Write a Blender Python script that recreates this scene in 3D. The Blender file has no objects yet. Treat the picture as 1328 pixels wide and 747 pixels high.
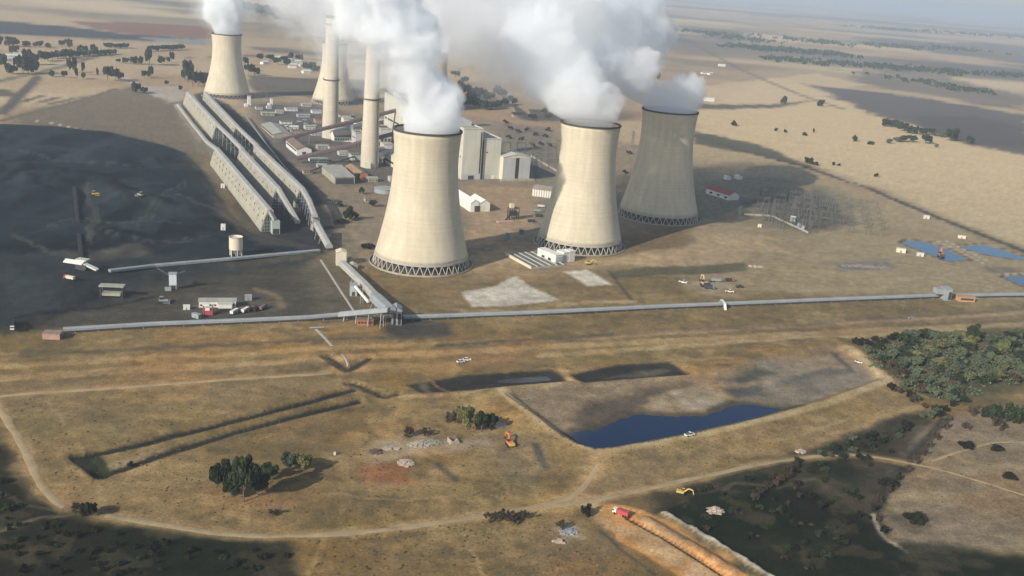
import bpy, bmesh, math, random
import numpy as np
from mathutils import Vector, Matrix
random.seed(7)
RNG = np.random.RandomState(11)
S = bpy.context.scene
C = S.collection
rad = math.radians

# ------------------------------------------------------------------ camera
CAM_H, FOC, PITCH, ROLL = 240.0, 1330.0, rad(16.9), rad(4.5)     # FOC in pixels of a 1328 px wide frame
fw = np.array([0, math.cos(PITCH), -math.sin(PITCH)])
rt0 = np.array([1.0, 0, 0]); up0 = np.cross(rt0, fw)
rt = rt0 * math.cos(ROLL) + up0 * math.sin(ROLL)
up = up0 * math.cos(ROLL) - rt0 * math.sin(ROLL)
cd = bpy.data.cameras.new('camera'); cam = bpy.data.objects.new('camera', cd); C.objects.link(cam)
cd.sensor_width = 36; cd.lens = 36 * FOC / 1328; cd.clip_start = 1; cd.clip_end = 200000
M = Matrix(((rt[0], up[0], -fw[0], 0), (rt[1], up[1], -fw[1], 0), (rt[2], up[2], -fw[2], CAM_H), (0, 0, 0, 1)))
cam.matrix_world = M
S.camera = cam

# ------------------------------------------------------------------ light
SUN_EL, SUN_TO = rad(27), rad(50)            # elevation; ground direction the shadows run (from +x towards +y)
w = bpy.data.worlds.new('World'); S.world = w; w.use_nodes = True
nt = w.node_tree
sky = nt.nodes.new('ShaderNodeTexSky'); sky.sky_type = 'NISHITA'; sky.sun_disc = False
sky.sun_elevation = SUN_EL
sx, sy = -math.cos(SUN_TO), -math.sin(SUN_TO)            # towards the sun
sky.sun_rotation = math.atan2(sx, sy) % (2 * math.pi)
sky.air_density = 1.0; sky.dust_density = 1.0; sky.ozone_density = 1.0
bg = nt.nodes['Background']; nt.links.new(sky.outputs[0], bg.inputs[0]); bg.inputs[1].default_value = 0.12
sd = bpy.data.lights.new('sun', 'SUN'); sd.energy = 5.0; sd.angle = rad(0.5); sd.color = (1.0, 0.92, 0.79)
so = bpy.data.objects.new('sun', sd); C.objects.link(so)
dirv = Vector((-sx * math.cos(SUN_EL), -sy * math.cos(SUN_EL), -math.sin(SUN_EL)))
so.rotation_euler = dirv.to_track_quat('-Z', 'Y').to_euler()
so.location = (0, -200, 600)
S.view_settings.view_transform = 'Standard'; S.view_settings.look = 'None'
S.view_settings.exposure = 0.12; S.view_settings.gamma = 1
S.render.engine = 'CYCLES'
cy = S.cycles
cy.use_denoising = True
try: cy.denoiser = 'OPENIMAGEDENOISE'
except Exception: pass
cy.max_bounces = 20; cy.diffuse_bounces = 3; cy.glossy_bounces = 3; cy.transmission_bounces = 4
cy.volume_bounces = 18; cy.transparent_max_bounces = 16
cy.use_adaptive_sampling = True; cy.adaptive_threshold = 0.02

# ------------------------------------------------------------------ pixel <-> place
def ray(px, py): return fw * FOC + rt * (px - 664) - up * (py - 373.5)
def G(px, py, z=0.0):
    d = ray(px, py); t = (z - CAM_H) / d[2]
    return np.array([d[0] * t, d[1] * t, z])
def at_depth(px, py, Y):
    d = ray(px, py); t = Y / d[1]
    return np.array([d[0] * t, Y, CAM_H + d[2] * t])
def P(p):
    v = np.array(p, float) - np.array([0, 0, CAM_H]); z = v @ fw
    return 664 + FOC * (v @ rt) / z, 373.5 - FOC * (v @ up) / z
def bis(f, lo, hi):
    flo = f(lo)
    for _ in range(50):
        m = (lo + hi) / 2
        if (f(m) > 0) == (flo > 0): lo = m
        else: hi = m
    return lo
def solve_h(p, py): return bis(lambda h: P((p[0], p[1], p[2] + h))[1] - py, 0, 300)
def solve_w(p, u, px): return abs(bis(lambda t: P((p[0] + u[0] * t, p[1] + u[1] * t, p[2]))[0] - px, 0, 600))

# ------------------------------------------------------------------ numpy noise and distances
def _h(ix, iy, s):
    n = (ix.astype(np.int64) * 374761393 + iy.astype(np.int64) * 668265263 + s * 1442695041) & 0xffffffff
    n = ((n ^ (n >> 13)) * 1274126177) & 0xffffffff
    n = n ^ (n >> 16)
    return (n & 0xffff) / 65535.0
def vnoise(x, y, s=0):
    ix = np.floor(x); iy = np.floor(y); fx = x - ix; fy = y - iy
    fx = fx * fx * (3 - 2 * fx); fy = fy * fy * (3 - 2 * fy)
    a = _h(ix, iy, s); b = _h(ix + 1, iy, s); c = _h(ix, iy + 1, s); d = _h(ix + 1, iy + 1, s)
    return (a + (b - a) * fx) * (1 - fy) + (c + (d - c) * fx) * fy
def vnoise3(x, y, z, s=0):
    iz = np.floor(z); fz = z - iz; fz = fz * fz * (3 - 2 * fz); o = iz.astype(np.int64)
    u = vnoise(x + o * 57.31, y - o * 31.77, s); v = vnoise(x + (o + 1) * 57.31, y - (o + 1) * 31.77, s)
    return u + (v - u) * fz
def fbm(x, y, s=0, o=4):
    r = 0; a = .5; t = 0
    for k in range(o):
        r = r + a * vnoise(x * 2 ** k, y * 2 ** k, s + k * 17); t += a; a *= .5
    return r / t
def sstep(a, b, x):
    t = np.clip((x - a) / (b - a), 0, 1); return t * t * (3 - 2 * t)
def dist_line(x, y, pts, closed=False):
    best = np.full(x.shape, 1e9)
    n = len(pts)
    for i in range(n if closed else n - 1):
        ax, ay = pts[i][:2]; bx, by = pts[(i + 1) % n][:2]
        dx, dy = bx - ax, by - ay; L = dx * dx + dy * dy + 1e-9
        t = np.clip(((x - ax) * dx + (y - ay) * dy) / L, 0, 1)
        best = np.minimum(best, (x - ax - t * dx) ** 2 + (y - ay - t * dy) ** 2)
    return np.sqrt(best)
def sdist(x, y, pts):
    d = dist_line(x, y, pts, True); ins = np.zeros(x.shape, bool); n = len(pts)
    for i in range(n):
        ax, ay = pts[i][:2]; bx, by = pts[(i + 1) % n][:2]
        if ay == by: continue
        c = ((ay > y) != (by > y)) & (x < (bx - ax) * (y - ay) / (by - ay) + ax)
        ins ^= c
    return np.where(ins, -d, d)
def W(pl, z=0.0): return [G(a, b, z) for a, b in pl]
def near(x, y, pts, m):
    px = [p[0] for p in pts]; py = [p[1] for p in pts]
    return (x > min(px) - m) & (x < max(px) + m) & (y > min(py) - m) & (y < max(py) + m)

# ------------------------------------------------------------------ outlines on the ground (traced places)
POND = W([(655, 515), (690, 505), (760, 500), (893, 490), (960, 480), (1010, 463), (1085, 452), (1112, 465), (1145, 497), (1120, 508), (1050, 530), (990, 549), (900, 569), (800, 588), (770, 590), (745, 582), (720, 566), (690, 543)])
POND_WATER = W([(734, 570), (744, 556), (772, 556), (793, 549), (811, 542), (835, 535), (849, 537), (884, 542), (925, 535), (936, 528), (953, 524), (974, 523), (1000, 526), (1030, 530), (960, 549), (890, 567), (807, 584), (780, 589), (757, 588), (745, 581)])
SMALL1 = W([(525, 500), (600, 487), (715, 480), (738, 496), (640, 504), (548, 512)])
SMALL1_WATER = W([(640, 492), (680, 484), (712, 482), (728, 493), (690, 496), (660, 496)])
SMALL2 = W([(738, 487), (800, 474), (868, 470), (896, 487), (830, 492), (758, 498)])
UPOND = [W([(1165, 314), (1175, 310), (1200, 312), (1230, 322), (1262, 338), (1228, 339), (1200, 328)]),
         W([(1238, 318), (1275, 316), (1300, 322), (1334, 334), (1334, 338), (1290, 333), (1262, 326)]),
         W([(1293, 357), (1334, 356), (1334, 375), (1315, 366)])]
UCH = [W([(455, 505), (400, 520), (300, 545), (190, 573), (122, 588)]),
       W([(462, 520), (400, 534), (300, 560), (200, 592), (142, 612), (128, 610)]),
       W([(101, 592), (115, 602), (132, 616)])]
UCH2 = [W([(498, 512), (512, 510)]), W([(424, 462), (452, 480), (478, 464)]), W([(455, 497), (500, 513)])]
COALYARD = W([(-60, 160), (60, 164), (140, 172), (215, 190), (240, 200), (270, 235), (300, 285), (325, 305), (415, 322), (415, 330), (300, 345), (160, 372), (60, 420), (-20, 440), (-60, 440)])
TRENCH = W([(815, 670), (860, 695), (950, 752)])
SPOIL = W([(862, 668), (885, 683), (920, 703), (960, 728), (1000, 752)])
SPOIL2 = W([(840, 674), (870, 692), (910, 716), (950, 740)])
POND_Z = -0.6

def height(x, y):
    x = np.asarray(x, float); y = np.asarray(y, float)
    d = np.sqrt(x * x + y * y)
    z = (fbm(x / 55, y / 55, 3, 3) - .5) * 1.2 * sstep(200, 500, d)
    z = z + (fbm(x / 3500 + 5.3, y / 3500 + 1.7, 9, 3) - .5) * 45 * sstep(3500, 12000, d)
    # coal heaps
    m = near(x, y, COALYARD, 30)
    if m.any():
        s = sstep(15, -45, sdist(x[m], y[m], COALYARD))
        hh = 2.2 * sstep(3, -7, sdist(x[m] + 14 * (fbm(x[m] / 40, y[m] / 40, 46, 3) - .5), y[m], COALYARD)) + s * (1.2 + 5.5 * sstep(.42, .75, fbm(x[m] / 90, y[m] / 70, 41, 3)) + 3.4 * (fbm(x[m] / 22, y[m] / 22, 43, 3) - .4))
        ridge = W([(-40, 272), (20, 268), (55, 250), (72, 232), (110, 238), (150, 255), (185, 275)]); hh = hh + 6 * sstep(30, 4, dist_line(x[m] + 14 * (fbm(x[m] / 20, y[m] / 20, 44, 2) - .5), y[m], ridge)) * fbm(x[m] / 25, y[m] / 25, 45, 2)
        z[m] += hh
    # big pond: crest, basin, outer slope
    m = near(x, y, POND, 60)
    if m.any():
        xs, ys = x[m], y[m]
        s = sdist(xs, ys, POND); sw = sdist(xs + (fbm(xs / 12, ys / 12, 5, 3) - .5) * 9, ys + (fbm(xs / 12, ys / 12, 6, 3) - .5) * 9, POND_WATER)
        crest = 4.0
        out = crest * (1 - sstep(2, 34, s))
        floor = np.clip(POND_Z + sw * .045, POND_Z - 1.2, 1.2)
        inn = np.maximum(floor, crest + s * .55)
        inn = np.minimum(inn, crest)
        k = sstep(80, 60, 0 * s)
        z[m] = np.where(s < 0, inn, np.maximum(out, 0) + z[m] * sstep(0, 12, s))
    for pl, wt, dep in ((SMALL1, SMALL1_WATER, .8), (SMALL2, None, .8)):
        m = near(x, y, pl, 30)
        if m.any():
            xs, ys = x[m], y[m]; s = sdist(xs, ys, pl)
            a = np.where(s < 0, -dep * sstep(0, -12, s), 0) + 0.35 * sstep(9, 2, s) * sstep(-4, 1, s)
            if wt is not None:
                sw = sdist(xs, ys, wt); a = a - .5 * sstep(3, -3, sw)
            z[m] = z[m] * sstep(-1, 8, s) + a
    for pl in UPOND:
        m = near(x, y, pl, 40)
        if m.any():
            s = sdist(x[m], y[m], pl); z[m] = z[m] * sstep(0, 25, s) - 1.6 * sstep(2, -6, s) + .3 * sstep(12, 3, s)
    for pl in UCH + UCH2:
        m = near(x, y, pl, 14)
        if m.any():
            s = dist_line(x[m], y[m], pl); z[m] += -1.3 * sstep(4.6, 2.9, s) + .25 * sstep(10, 7, s) * sstep(4.5, 6.5, s)
    m = near(x, y, TRENCH, 12)
    if m.any():
        s = dist_line(x[m], y[m], TRENCH); z[m] += -2.0 * sstep(2.0, .8, s)
    for pl, hh in ((SPOIL, 2.6), (SPOIL2, 1.4)):
        m = near(x, y, pl, 12)
        if m.any():
            s = dist_line(x[m], y[m], pl); z[m] += hh * sstep(4.5, .5, s) * (.55 + .9 * fbm(x[m] / 4, y[m] / 4, 77, 2))
    return z
def hz(x, y): return float(height(np.array([x]), np.array([y]))[0])
def T(px, py):                                    # the spot of terrain seen at a pixel
    z = 0.0
    for _ in range(4):
        p = G(px, py, z); z = hz(p[0], p[1])
    return np.array([p[0], p[1], z])
def ppm(p): return FOC / np.linalg.norm(np.array(p) - np.array([0, 0, CAM_H]))     # pixels per metre at a place

# ------------------------------------------------------------------ materials
MATS = {}
def mat(name, col, rough=.85, var=.18, scale=.6, bump=0.0, metal=0.0, bands=None, rnd=0.0, spec=.3, streak=0.0):
    if name in MATS: return MATS[name]
    m = bpy.data.materials.new(name); m.use_nodes = True; n = m.node_tree.nodes; l = m.node_tree.links
    b = n['Principled BSDF']; b.inputs['Roughness'].default_value = rough; b.inputs['Metallic'].default_value = metal
    b.inputs['Specular IOR Level'].default_value = spec
    tc = n.new('ShaderNodeTexCoord')
    out = None
    def noise(sc, det=5, src=None):
        t = n.new('ShaderNodeTexNoise'); t.inputs['Scale'].default_value = sc; t.inputs['Detail'].default_value = det
        l.new(src or tc.outputs['Object'], t.inputs['Vector']); return t.outputs['Fac']
    def mul(a, lo, hi):
        r = n.new('ShaderNodeMapRange'); r.inputs[1].default_value = .25; r.inputs[2].default_value = .75
        r.inputs[3].default_value = lo; r.inputs[4].default_value = hi; l.new(a, r.inputs[0]); return r.outputs[0]
    def mm(a, b2):
        x = n.new('ShaderNodeMath'); x.operation = 'MULTIPLY'; l.new(a, x.inputs[0]); l.new(b2, x.inputs[1]); return x.outputs[0]
    f = mul(noise(scale), 1 - var, 1 + var)
    f = mm(f, mul(noise(scale * 7, 3), 1 - var * .5, 1 + var * .5))
    if streak:
        mp = n.new('ShaderNodeMapping'); mp.inputs['Scale'].default_value = (1, 1, .07); l.new(tc.outputs['Object'], mp.inputs[0])
        f = mm(f, mul(noise(.25, 6, mp.outputs[0]), 1 - streak, 1 + streak * .6))
    if bands:
        mp = n.new('ShaderNodeMapping'); mp.inputs['Scale'].default_value = bands; l.new(tc.outputs['Object'], mp.inputs[0])
        f = mm(f, mul(noise(1.0, 2, mp.outputs[0]), 1 - .08, 1 + .06))
    if rnd:
        oi = n.new('ShaderNodeObjectInfo'); r = n.new('ShaderNodeMapRange'); r.inputs[3].default_value = 1 - rnd; r.inputs[4].default_value = 1 + rnd
        l.new(oi.outputs['Random'], r.inputs[0]); f = mm(f, r.outputs[0])
    mx = n.new('ShaderNodeVectorMath'); mx.operation = 'SCALE'; mx.inputs[0].default_value = col; l.new(f, mx.inputs['Scale'])
    l.new(mx.outputs[0], b.inputs['Base Color'])
    if bump:
        bp = n.new('ShaderNodeBump'); bp.inputs['Strength'].default_value = .6; bp.inputs['Distance'].default_value = bump
        l.new(noise(scale * 5, 4), bp.inputs['Height']); l.new(bp.outputs[0], b.inputs['Normal'])
    MATS[name] = m; return m
CONC = mat('tower_concrete', (.53, .475, .36), .9, .07, .04, bands=(.004, .004, .75), streak=.12)
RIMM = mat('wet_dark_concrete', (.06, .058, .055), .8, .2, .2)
COLM = mat('column_concrete', (.40, .375, .33), .9, .1, .3)
STACK = mat('stack_concrete', (.52, .47, .37), .9, .06, .08, bands=(.01, .01, .3), streak=.12)
BASIN = mat('basin_concrete', (.34, .31, .26), .9, .2, .2)
DARKM = mat('dark_steel', (.05, .05, .055), .6, .2, .5)
STEEL = mat('grey_steel', (.26, .28, .29), .55, .2, .4)
GALV = mat('galvanised_sheet', (.29, .315, .325), .5, .12, .15, bands=(.9, .9, .05))
GANTRYM = mat('weathered_gantry_steel', (.105, .11, .11), .7, .2, .5)
GREYROOF = mat('grey_green_roof', (.33, .33, .28), .8, .2, .12, bands=(.5, .5, .5))
SHEDM = mat('shed_sheeting', (.34, .32, .255), .85, .16, .1, streak=.15, bands=(.6, .6, .05))
SHEDROOF = mat('shed_gallery_sheeting', (.36, .35, .32), .8, .15, .1)
CLAD = mat('pale_cladding', (.50, .49, .42), .75, .06, .06, bands=(.35, .35, .02), streak=.06)
CLAD2 = mat('cream_cladding', (.62, .56, .43), .75, .06, .06, streak=.06)
GREYCLAD = mat('grey_cladding', (.42, .42, .42), .75, .07, .08, bands=(.4, .4, .02))
WHITE = mat('white_paint', (.66, .65, .60), .6, .08, .4)
BRICK = mat('red_brick', (.36, .15, .09), .9, .2, .6)
BROWNROOF = mat('brown_roof', (.19, .135, .10), .85, .2, .2)
REDROOF = mat('red_roof', (.33, .10, .07), .8, .2, .3)
GLASS = mat('window_glass', (.03, .035, .04), .2, .1, .3, spec=.5)
BELT = mat('rusty_gallery', (.13, .09, .095), .8, .2, .2)
ORANGE = mat('orange_paint', (.66, .19, .06), .5, .1, .8)
YELLOW = mat('yellow_paint', (.55, .40, .10), .5, .1, .8)
REDP = mat('red_paint', (.42, .07, .07), .45, .1, .8)
BLUEP = mat('blue_paint', (.08, .22, .33), .5, .1, .8)
TYRE = mat('rubber', (.02, .02, .02), .9, .1, 1)
COAL = mat('coal', (.022, .023, .026), .9, .3, .6, bump=.3)
RUBBLE = mat('rubble_stone', (.36, .31, .25), .95, .3, .7, bump=.2)
WOOD = mat('pole_timber', (.17, .13, .10), .9, .2, .5)
BARK = mat('bark', (.13, .10, .075), .95, .2, .7)
def leafmat(name, c, rnd=.22): return mat(name, c, .85, .35, .22, rnd=rnd, spec=.15)
LEAF_DARK = leafmat('dark_foliage', (.032, .046, .022)); LEAF_OLIVE = leafmat('olive_foliage', (.14, .14, .055))
LEAF_GREEN = leafmat('grey_green_foliage', (.092, .112, .068)); LEAF_BROWN = leafmat('bare_brown_twigs', (.075, .056, .04))
LEAF_BLACK = leafmat('burnt_scrub_twigs', (.02, .022, .014))

# ------------------------------------------------------------------ builders
class MB:
    def __init__(s): s.v = []; s.f = []; s.m = []; s.k = 0
    def add(s, vs, fs):
        o = len(s.v); s.v += [tuple(map(float, p)) for p in vs]; s.f += [tuple(o + i for i in q) for q in fs]; s.m += [s.k] * len(fs); return s
    def box(s, x0, y0, z0, x1, y1, z1):
        return s.add([(x0, y0, z0), (x1, y0, z0), (x1, y1, z0), (x0, y1, z0), (x0, y0, z1), (x1, y0, z1), (x1, y1, z1), (x0, y1, z1)],
                     [(3, 2, 1, 0), (4, 5, 6, 7), (0, 1, 5, 4), (1, 2, 6, 5), (2, 3, 7, 6), (3, 0, 4, 7)])
    def cbox(s, c, d, rz=0.0):
        a = len(s.v); s.box(-d[0] / 2, -d[1] / 2, -d[2] / 2, d[0] / 2, d[1] / 2, d[2] / 2)
        ca, sa = math.cos(rz), math.sin(rz)
        for i in range(a, len(s.v)):
            x, y, z = s.v[i]; s.v[i] = (c[0] + x * ca - y * sa, c[1] + x * sa + y * ca, c[2] + z)
        return s
    def beam(s, p, q, w_, h_):                     # a straight box-section bar between two points, upright section
        p = Vector(p); q = Vector(q); d = (q - p).normalized()
        sd_ = d.cross(Vector((0, 0, 1)));
        if sd_.length < 1e-3: sd_ = Vector((1, 0, 0))
        sd_.normalize(); u = sd_.cross(d).normalized()
        vs = []
        for c in (p, q):
            for a, b in ((-1, -1), (1, -1), (1, 1), (-1, 1)): vs.append(c + sd_ * a * w_ / 2 + u * b * h_ / 2)
        return s.add(vs, [(0, 1, 2, 3), (7, 6, 5, 4), (0, 4, 5, 1), (1, 5, 6, 2), (2, 6, 7, 3), (3, 7, 4, 0)])
    def extr(s, prof, p, q):                       # profile (side, up) swept from p to q
        p = Vector(p); q = Vector(q); d = (q - p).normalized(); sd_ = d.cross(Vector((0, 0, 1))).normalized(); u = Vector((0, 0, 1))
        n = len(prof); vs = [c + sd_ * a + u * b for c in (p, q) for a, b in prof]
        fs = [(i, (i + 1) % n, n + (i + 1) % n, n + i) for i in range(n)] + [tuple(range(n))[::-1], tuple(range(n, 2 * n))]
        return s.add(vs, fs)
    def tube(s, p, q, r0, r1=None, n=8, cap=True):
        r1 = r0 if r1 is None else r1; p = Vector(p); q = Vector(q); d = (q - p).normalized()
        a = d.orthogonal().normalized(); b = d.cross(a); vs = []
        for c, r in ((p, r0), (q, r1)):
            for i in range(n):
                t = 2 * math.pi * i / n; vs.append(c + a * math.cos(t) * r + b * math.sin(t) * r)
        fs = [(i, (i + 1) % n, n + (i + 1) % n, n + i) for i in range(n)]
        if cap: fs += [tuple(range(n))[::-1], tuple(range(n, 2 * n))]
        return s.add(vs, fs)
    def lathe(s, prof, n=48, closed=False):
        vs = []; m = len(prof)
        for r, z in prof:
            for i in range(n):
                t = 2 * math.pi * i / n; vs.append((r * math.cos(t), r * math.sin(t), z))
        fs = [(k * n + i, k * n + (i + 1) % n, ((k + 1) % m) * n + (i + 1) % n, ((k + 1) % m) * n + i) for k in range(m if closed else m - 1) for i in range(n)]
        return s.add(vs, fs)
    def gable(s, x0, y0, x1, y1, z0, rise, over=.5, along='y', t=.25):     # a pitched roof, solid
        if along == 'y':
            xm = (x0 + x1) / 2; a = [(x0 - over, z0), (xm, z0 + rise), (x1 + over, z0), (x1 + over, z0 + t), (xm, z0 + rise + t), (x0 - over, z0 + t)]
            vs = [(x, y, z) for y in (y0 - over, y1 + over) for x, z in a]
        else:
            ym = (y0 + y1) / 2; a = [(y0 - over, z0), (ym, z0 + rise), (y1 + over, z0), (y1 + over, z0 + t), (ym, z0 + rise + t), (y0 - over, z0 + t)]
            vs = [(x, y, z) for x in (x0 - over, x1 + over) for y, z in a]
        fs = [(i, (i + 1) % 6, 6 + (i + 1) % 6, 6 + i) for i in range(6)] + [(0, 1, 4, 5), (1, 2, 3, 4), (11, 10, 7, 6), (10, 9, 8, 7)]
        return s.add(vs, fs)
    def mesh(s, name, mats, smooth=False):
        me = bpy.data.meshes.new(name); me.from_pydata(s.v, [], s.f)
        for m in (mats if isinstance(mats, (list, tuple)) else [mats]): me.materials.append(m)
        if isinstance(mats, (list, tuple)) and len(mats) > 1: me.polygons.foreach_set('material_index', s.m)
        bm = bmesh.new(); bm.from_mesh(me); bmesh.ops.recalc_face_normals(bm, faces=bm.faces); bm.to_mesh(me); bm.free()
        if smooth: me.polygons.foreach_set('use_smooth', [True] * len(me.polygons))
        me.update(); return me
    def build(s, name, mats, parent=None, loc=(0, 0, 0), rz=0.0, smooth=False):
        o = bpy.data.objects.new(name, s.mesh(name, mats, smooth)); C.objects.link(o)
        o.location = loc; o.rotation_euler = (0, 0, rz)
        if parent is not None: o.parent = parent
        return o
def tag(o, label=None, cat=None, group=None, kind=None):
    if label: o['label'] = label
    if cat: o['category'] = cat
    if group: o['group'] = group
    if kind: o['kind'] = kind
    return o
def thing(name, label, cat, loc=(0, 0, 0), rz=0.0, group=None):
    o = bpy.data.objects.new(name, None); C.objects.link(o); o.empty_display_size = 1
    o.location = tuple(map(float, loc)); o.rotation_euler = (0, 0, rz)
    return tag(o, label, cat, group)
def dup(root, loc, rz=0.0, scale=None, label=None, group=None, name=None):
    r = root.copy(); C.objects.link(r); r.location = tuple(map(float, loc)); r.rotation_euler = (0, 0, rz)
    if scale is not None: r.scale = scale if hasattr(scale, '__len__') else (scale,) * 3
    if label: r['label'] = label
    if group: r['group'] = group
    for ch in list(root.children):
        c = ch.copy(); C.objects.link(c); c.parent = r
        for g in list(ch.children):
            d = g.copy(); C.objects.link(d); d.parent = c
    return r
# ================================================================== GROUND: one sheet to the horizon
core = np.arange(-37, 37.001, .08); sideL = -np.array([80, 70, 60, 52, 48, 45, 43, 41, 39.5, 38.2]); ang = np.radians(np.concatenate([sideL, core, -sideL[::-1]]))
rr = np.concatenate([[20, 60, 110, 160, 205, 245, 275], 240 / np.tan(np.radians(np.arange(39.5, 1.2, -.088))), np.geomspace(12000, 90000, 36)])
A, R_ = np.meshgrid(ang, rr); gx = (R_ * np.sin(A)).ravel(); gy = (R_ * np.cos(A)).ravel()
gz = height(gx, gy); NV = gx.size
# dry-veld colours of the ground
dist = np.sqrt(gx ** 2 + gy ** 2)
n200 = fbm(gx / 220, gy / 220, 21, 4); n60 = fbm(gx / 60, gy / 60, 22, 4); n12 = fbm(gx / 13, gy / 13, 23, 4); n4 = fbm(gx / 3.7, gy / 3.7, 24, 3)
n900 = fbm(gx / 1400, gy / 700, 25, 4)
wx1 = fbm(gx / 45, gy / 45, 31, 3) - .5; wy1 = fbm(gx / 45, gy / 45, 32, 3) - .5
wx2 = fbm(gx / 9, gy / 9, 33, 3) - .5; wy2 = fbm(gx / 9, gy / 9, 34, 3) - .5
wx3 = fbm(gx / 260, gy / 260, 35, 4) - .5; wy3 = fbm(gx / 260, gy / 260, 36, 4) - .5
def c3(*a): return np.array(a)
def mix(a, b, m): return a * (1 - m[:, None]) + b * m[:, None]
col = np.tile(c3(.175, .132, .066), (NV, 1))
col = mix(col, c3(.235, .182, .095), sstep(.42, .62, n60))
col = mix(col, c3(.115, .09, .048), sstep(.5, .68, n12) * .65)
col = mix(col, c3(.165, .10, .05), sstep(.55, .7, n200) * .55)
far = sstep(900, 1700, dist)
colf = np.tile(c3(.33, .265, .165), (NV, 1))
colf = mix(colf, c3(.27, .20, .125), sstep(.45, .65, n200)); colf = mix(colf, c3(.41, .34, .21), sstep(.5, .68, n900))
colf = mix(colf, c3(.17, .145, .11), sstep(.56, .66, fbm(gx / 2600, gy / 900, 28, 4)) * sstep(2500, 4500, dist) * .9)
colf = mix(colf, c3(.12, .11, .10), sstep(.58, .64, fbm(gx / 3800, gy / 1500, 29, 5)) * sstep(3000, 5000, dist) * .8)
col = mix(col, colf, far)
def zone(pts, c, feather=4, warp=8, amt=1.0, big=0, px=True, brk=None):
    global col
    pl = W(pts) if px else pts
    m = near(gx, gy, pl, feather * 2 + warp * 2 + big)
    if not m.any(): return
    x = gx[m] + warp * (wx1[m] * 1.4 + wx2[m] * .7) + big * wx3[m]; y = gy[m] + warp * (wy1[m] * 1.4 + wy2[m] * .7) + big * wy3[m]
    k = sstep(feather, -feather, sdist(x, y, pl)) * amt
    if brk is not None: k = k * sstep(brk[1], brk[2], (n12 if brk[0] == 's' else n60)[m])
    col[m] = col[m] * (1 - k[:, None]) + np.array(c) * k[:, None]
def line(pts, c, width, feather=2, warp=3, amt=1.0, px=True, brk=None):
    global col
    pl = W(pts) if px else pts
    m = near(gx, gy, pl, width + feather * 2 + warp * 2)
    if not m.any(): return
    x = gx[m] + warp * (wx1[m] + wx2[m]); y = gy[m] + warp * (wy1[m] + wy2[m])
    k = sstep(width / 2 + feather, width / 2 - feather, dist_line(x, y, pl)) * amt
    if brk is not None: k = k * sstep(brk[1], brk[2], (n12 if brk[0] == 's' else n60)[m])
    col[m] = col[m] * (1 - k[:, None]) + np.array(c) * k[:, None]
# --- far right fields
zone([(895, 145), (1000, 100), (1060, 118), (1150, 152), (1250, 186), (1340, 200), (1340, 325), (1200, 268), (1040, 208), (900, 168)], (.43, .345, .205), 15, 25)
zone([(905, 112), (1060, 95), (1120, 110), (1000, 140), (915, 140)], (.42, .34, .21), 20, 30, .8)
zone([(905, 172), (1030, 212), (1180, 270), (1330, 330), (1330, 390), (900, 378), (905, 300)], (.31, .25, .15), 15, 25, .75)
zone([(1040, 108), (1120, 118), (1200, 128), (1340, 150), (1340, 196), (1250, 183), (1150, 152), (1080, 128)], (.115, .10, .095), 25, 40, .95, 120)
zone([(1095, 92), (1170, 90), (1260, 108), (1340, 130), (1340, 145), (1230, 128), (1120, 112)], (.15, .13, .11), 30, 50, .8, 200)
zone([(900, 134), (990, 136), (1060, 130), (1010, 140), (900, 142)], (.10, .09, .075), 10, 15, .9)
zone([(890, 36), (950, 40), (990, 52), (930, 52)], (.11, .11, .09), 60, 60, .8, 150)
line([(870, 40), (905, 60), (960, 90), (1035, 122), (1095, 142)], (.15, .12, .10), 18, 6, 6, .8)
line([(890, 172), (960, 195), (1040, 215), (1130, 246), (1210, 280), (1334, 328)], (.06, .054, .042), 11, 3, 5, .95)
line([(885, 171), (960, 194), (1045, 216)], (.06, .056, .042), 20, 4, 7, .9)
zone([(1180, 150), (1260, 150), (1345, 170), (1345, 205), (1260, 190), (1200, 170)], (.085, .075, .07), 20, 30, .85, 80)
line([(1080, 226), (1160, 262), (1240, 300)], (.33, .27, .2), 6, 3, 3, .7)
zone([(900, 170), (990, 188), (1040, 212), (960, 198), (900, 186)], (.09, .085, .06), 8, 12, .9)
zone([(905, 232), (1000, 228), (1075, 242), (1120, 262), (1100, 290), (1020, 300), (960, 285), (905, 280)], (.19, .165, .105), 25, 30, .8, 0, True)
# --- far left
zone([(-60, 22), (80, 34), (180, 46), (275, 52), (275, 58), (150, 52), (-60, 40)], (.045, .05, .055), 20, 20, .97, 40)
zone([(90, 28), (200, 30), (275, 36), (275, 50), (180, 45), (110, 36)], (.21, .105, .07), 20, 20, .92, 40)
zone([(175, 47), (275, 52), (275, 57), (210, 55)], (.30, .33, .34), 12, 10, .5)
line([(-60, 118), (60, 92), (130, 72), (200, 76), (275, 74)], (.07, .065, .05), 16, 8, 10, .7)
line([(320, 72), (400, 76), (480, 84), (600, 90)], (.10, .085, .065), 14, 6, 8, .8)
zone([(320, 98), (480, 104), (480, 132), (400, 126), (330, 118)], (.085, .075, .058), 10, 12, .75)
zone([(320, 60), (400, 66), (480, 72), (480, 78), (330, 66)], (.12, .10, .085), 25, 25, .8)
zone([(330, 100), (400, 104), (480, 115), (480, 134), (410, 128), (330, 120)], (.13, .11, .085), 12, 15, .6)
zone([(0, 140), (48, 100), (56, 100), (10, 150)], (.12, .11, .08), 10, 8, .9)
line([(0, 148), (50, 98)], (.10, .09, .07), 14, 4, 4, .9)
zone([(-20, 112), (20, 118), (18, 126), (-20, 126)], (.09, .08, .065), 10, 15, .9)
for q in ([(30, 131), (50, 126), (58, 124)], [(48, 133), (62, 130), (78, 126)], [(66, 134), (92, 128)], [(0, 157), (60, 142), (110, 128), (150, 115)]): line(q, (.105, .09, .065), 11, 4, 8, .9)
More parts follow.
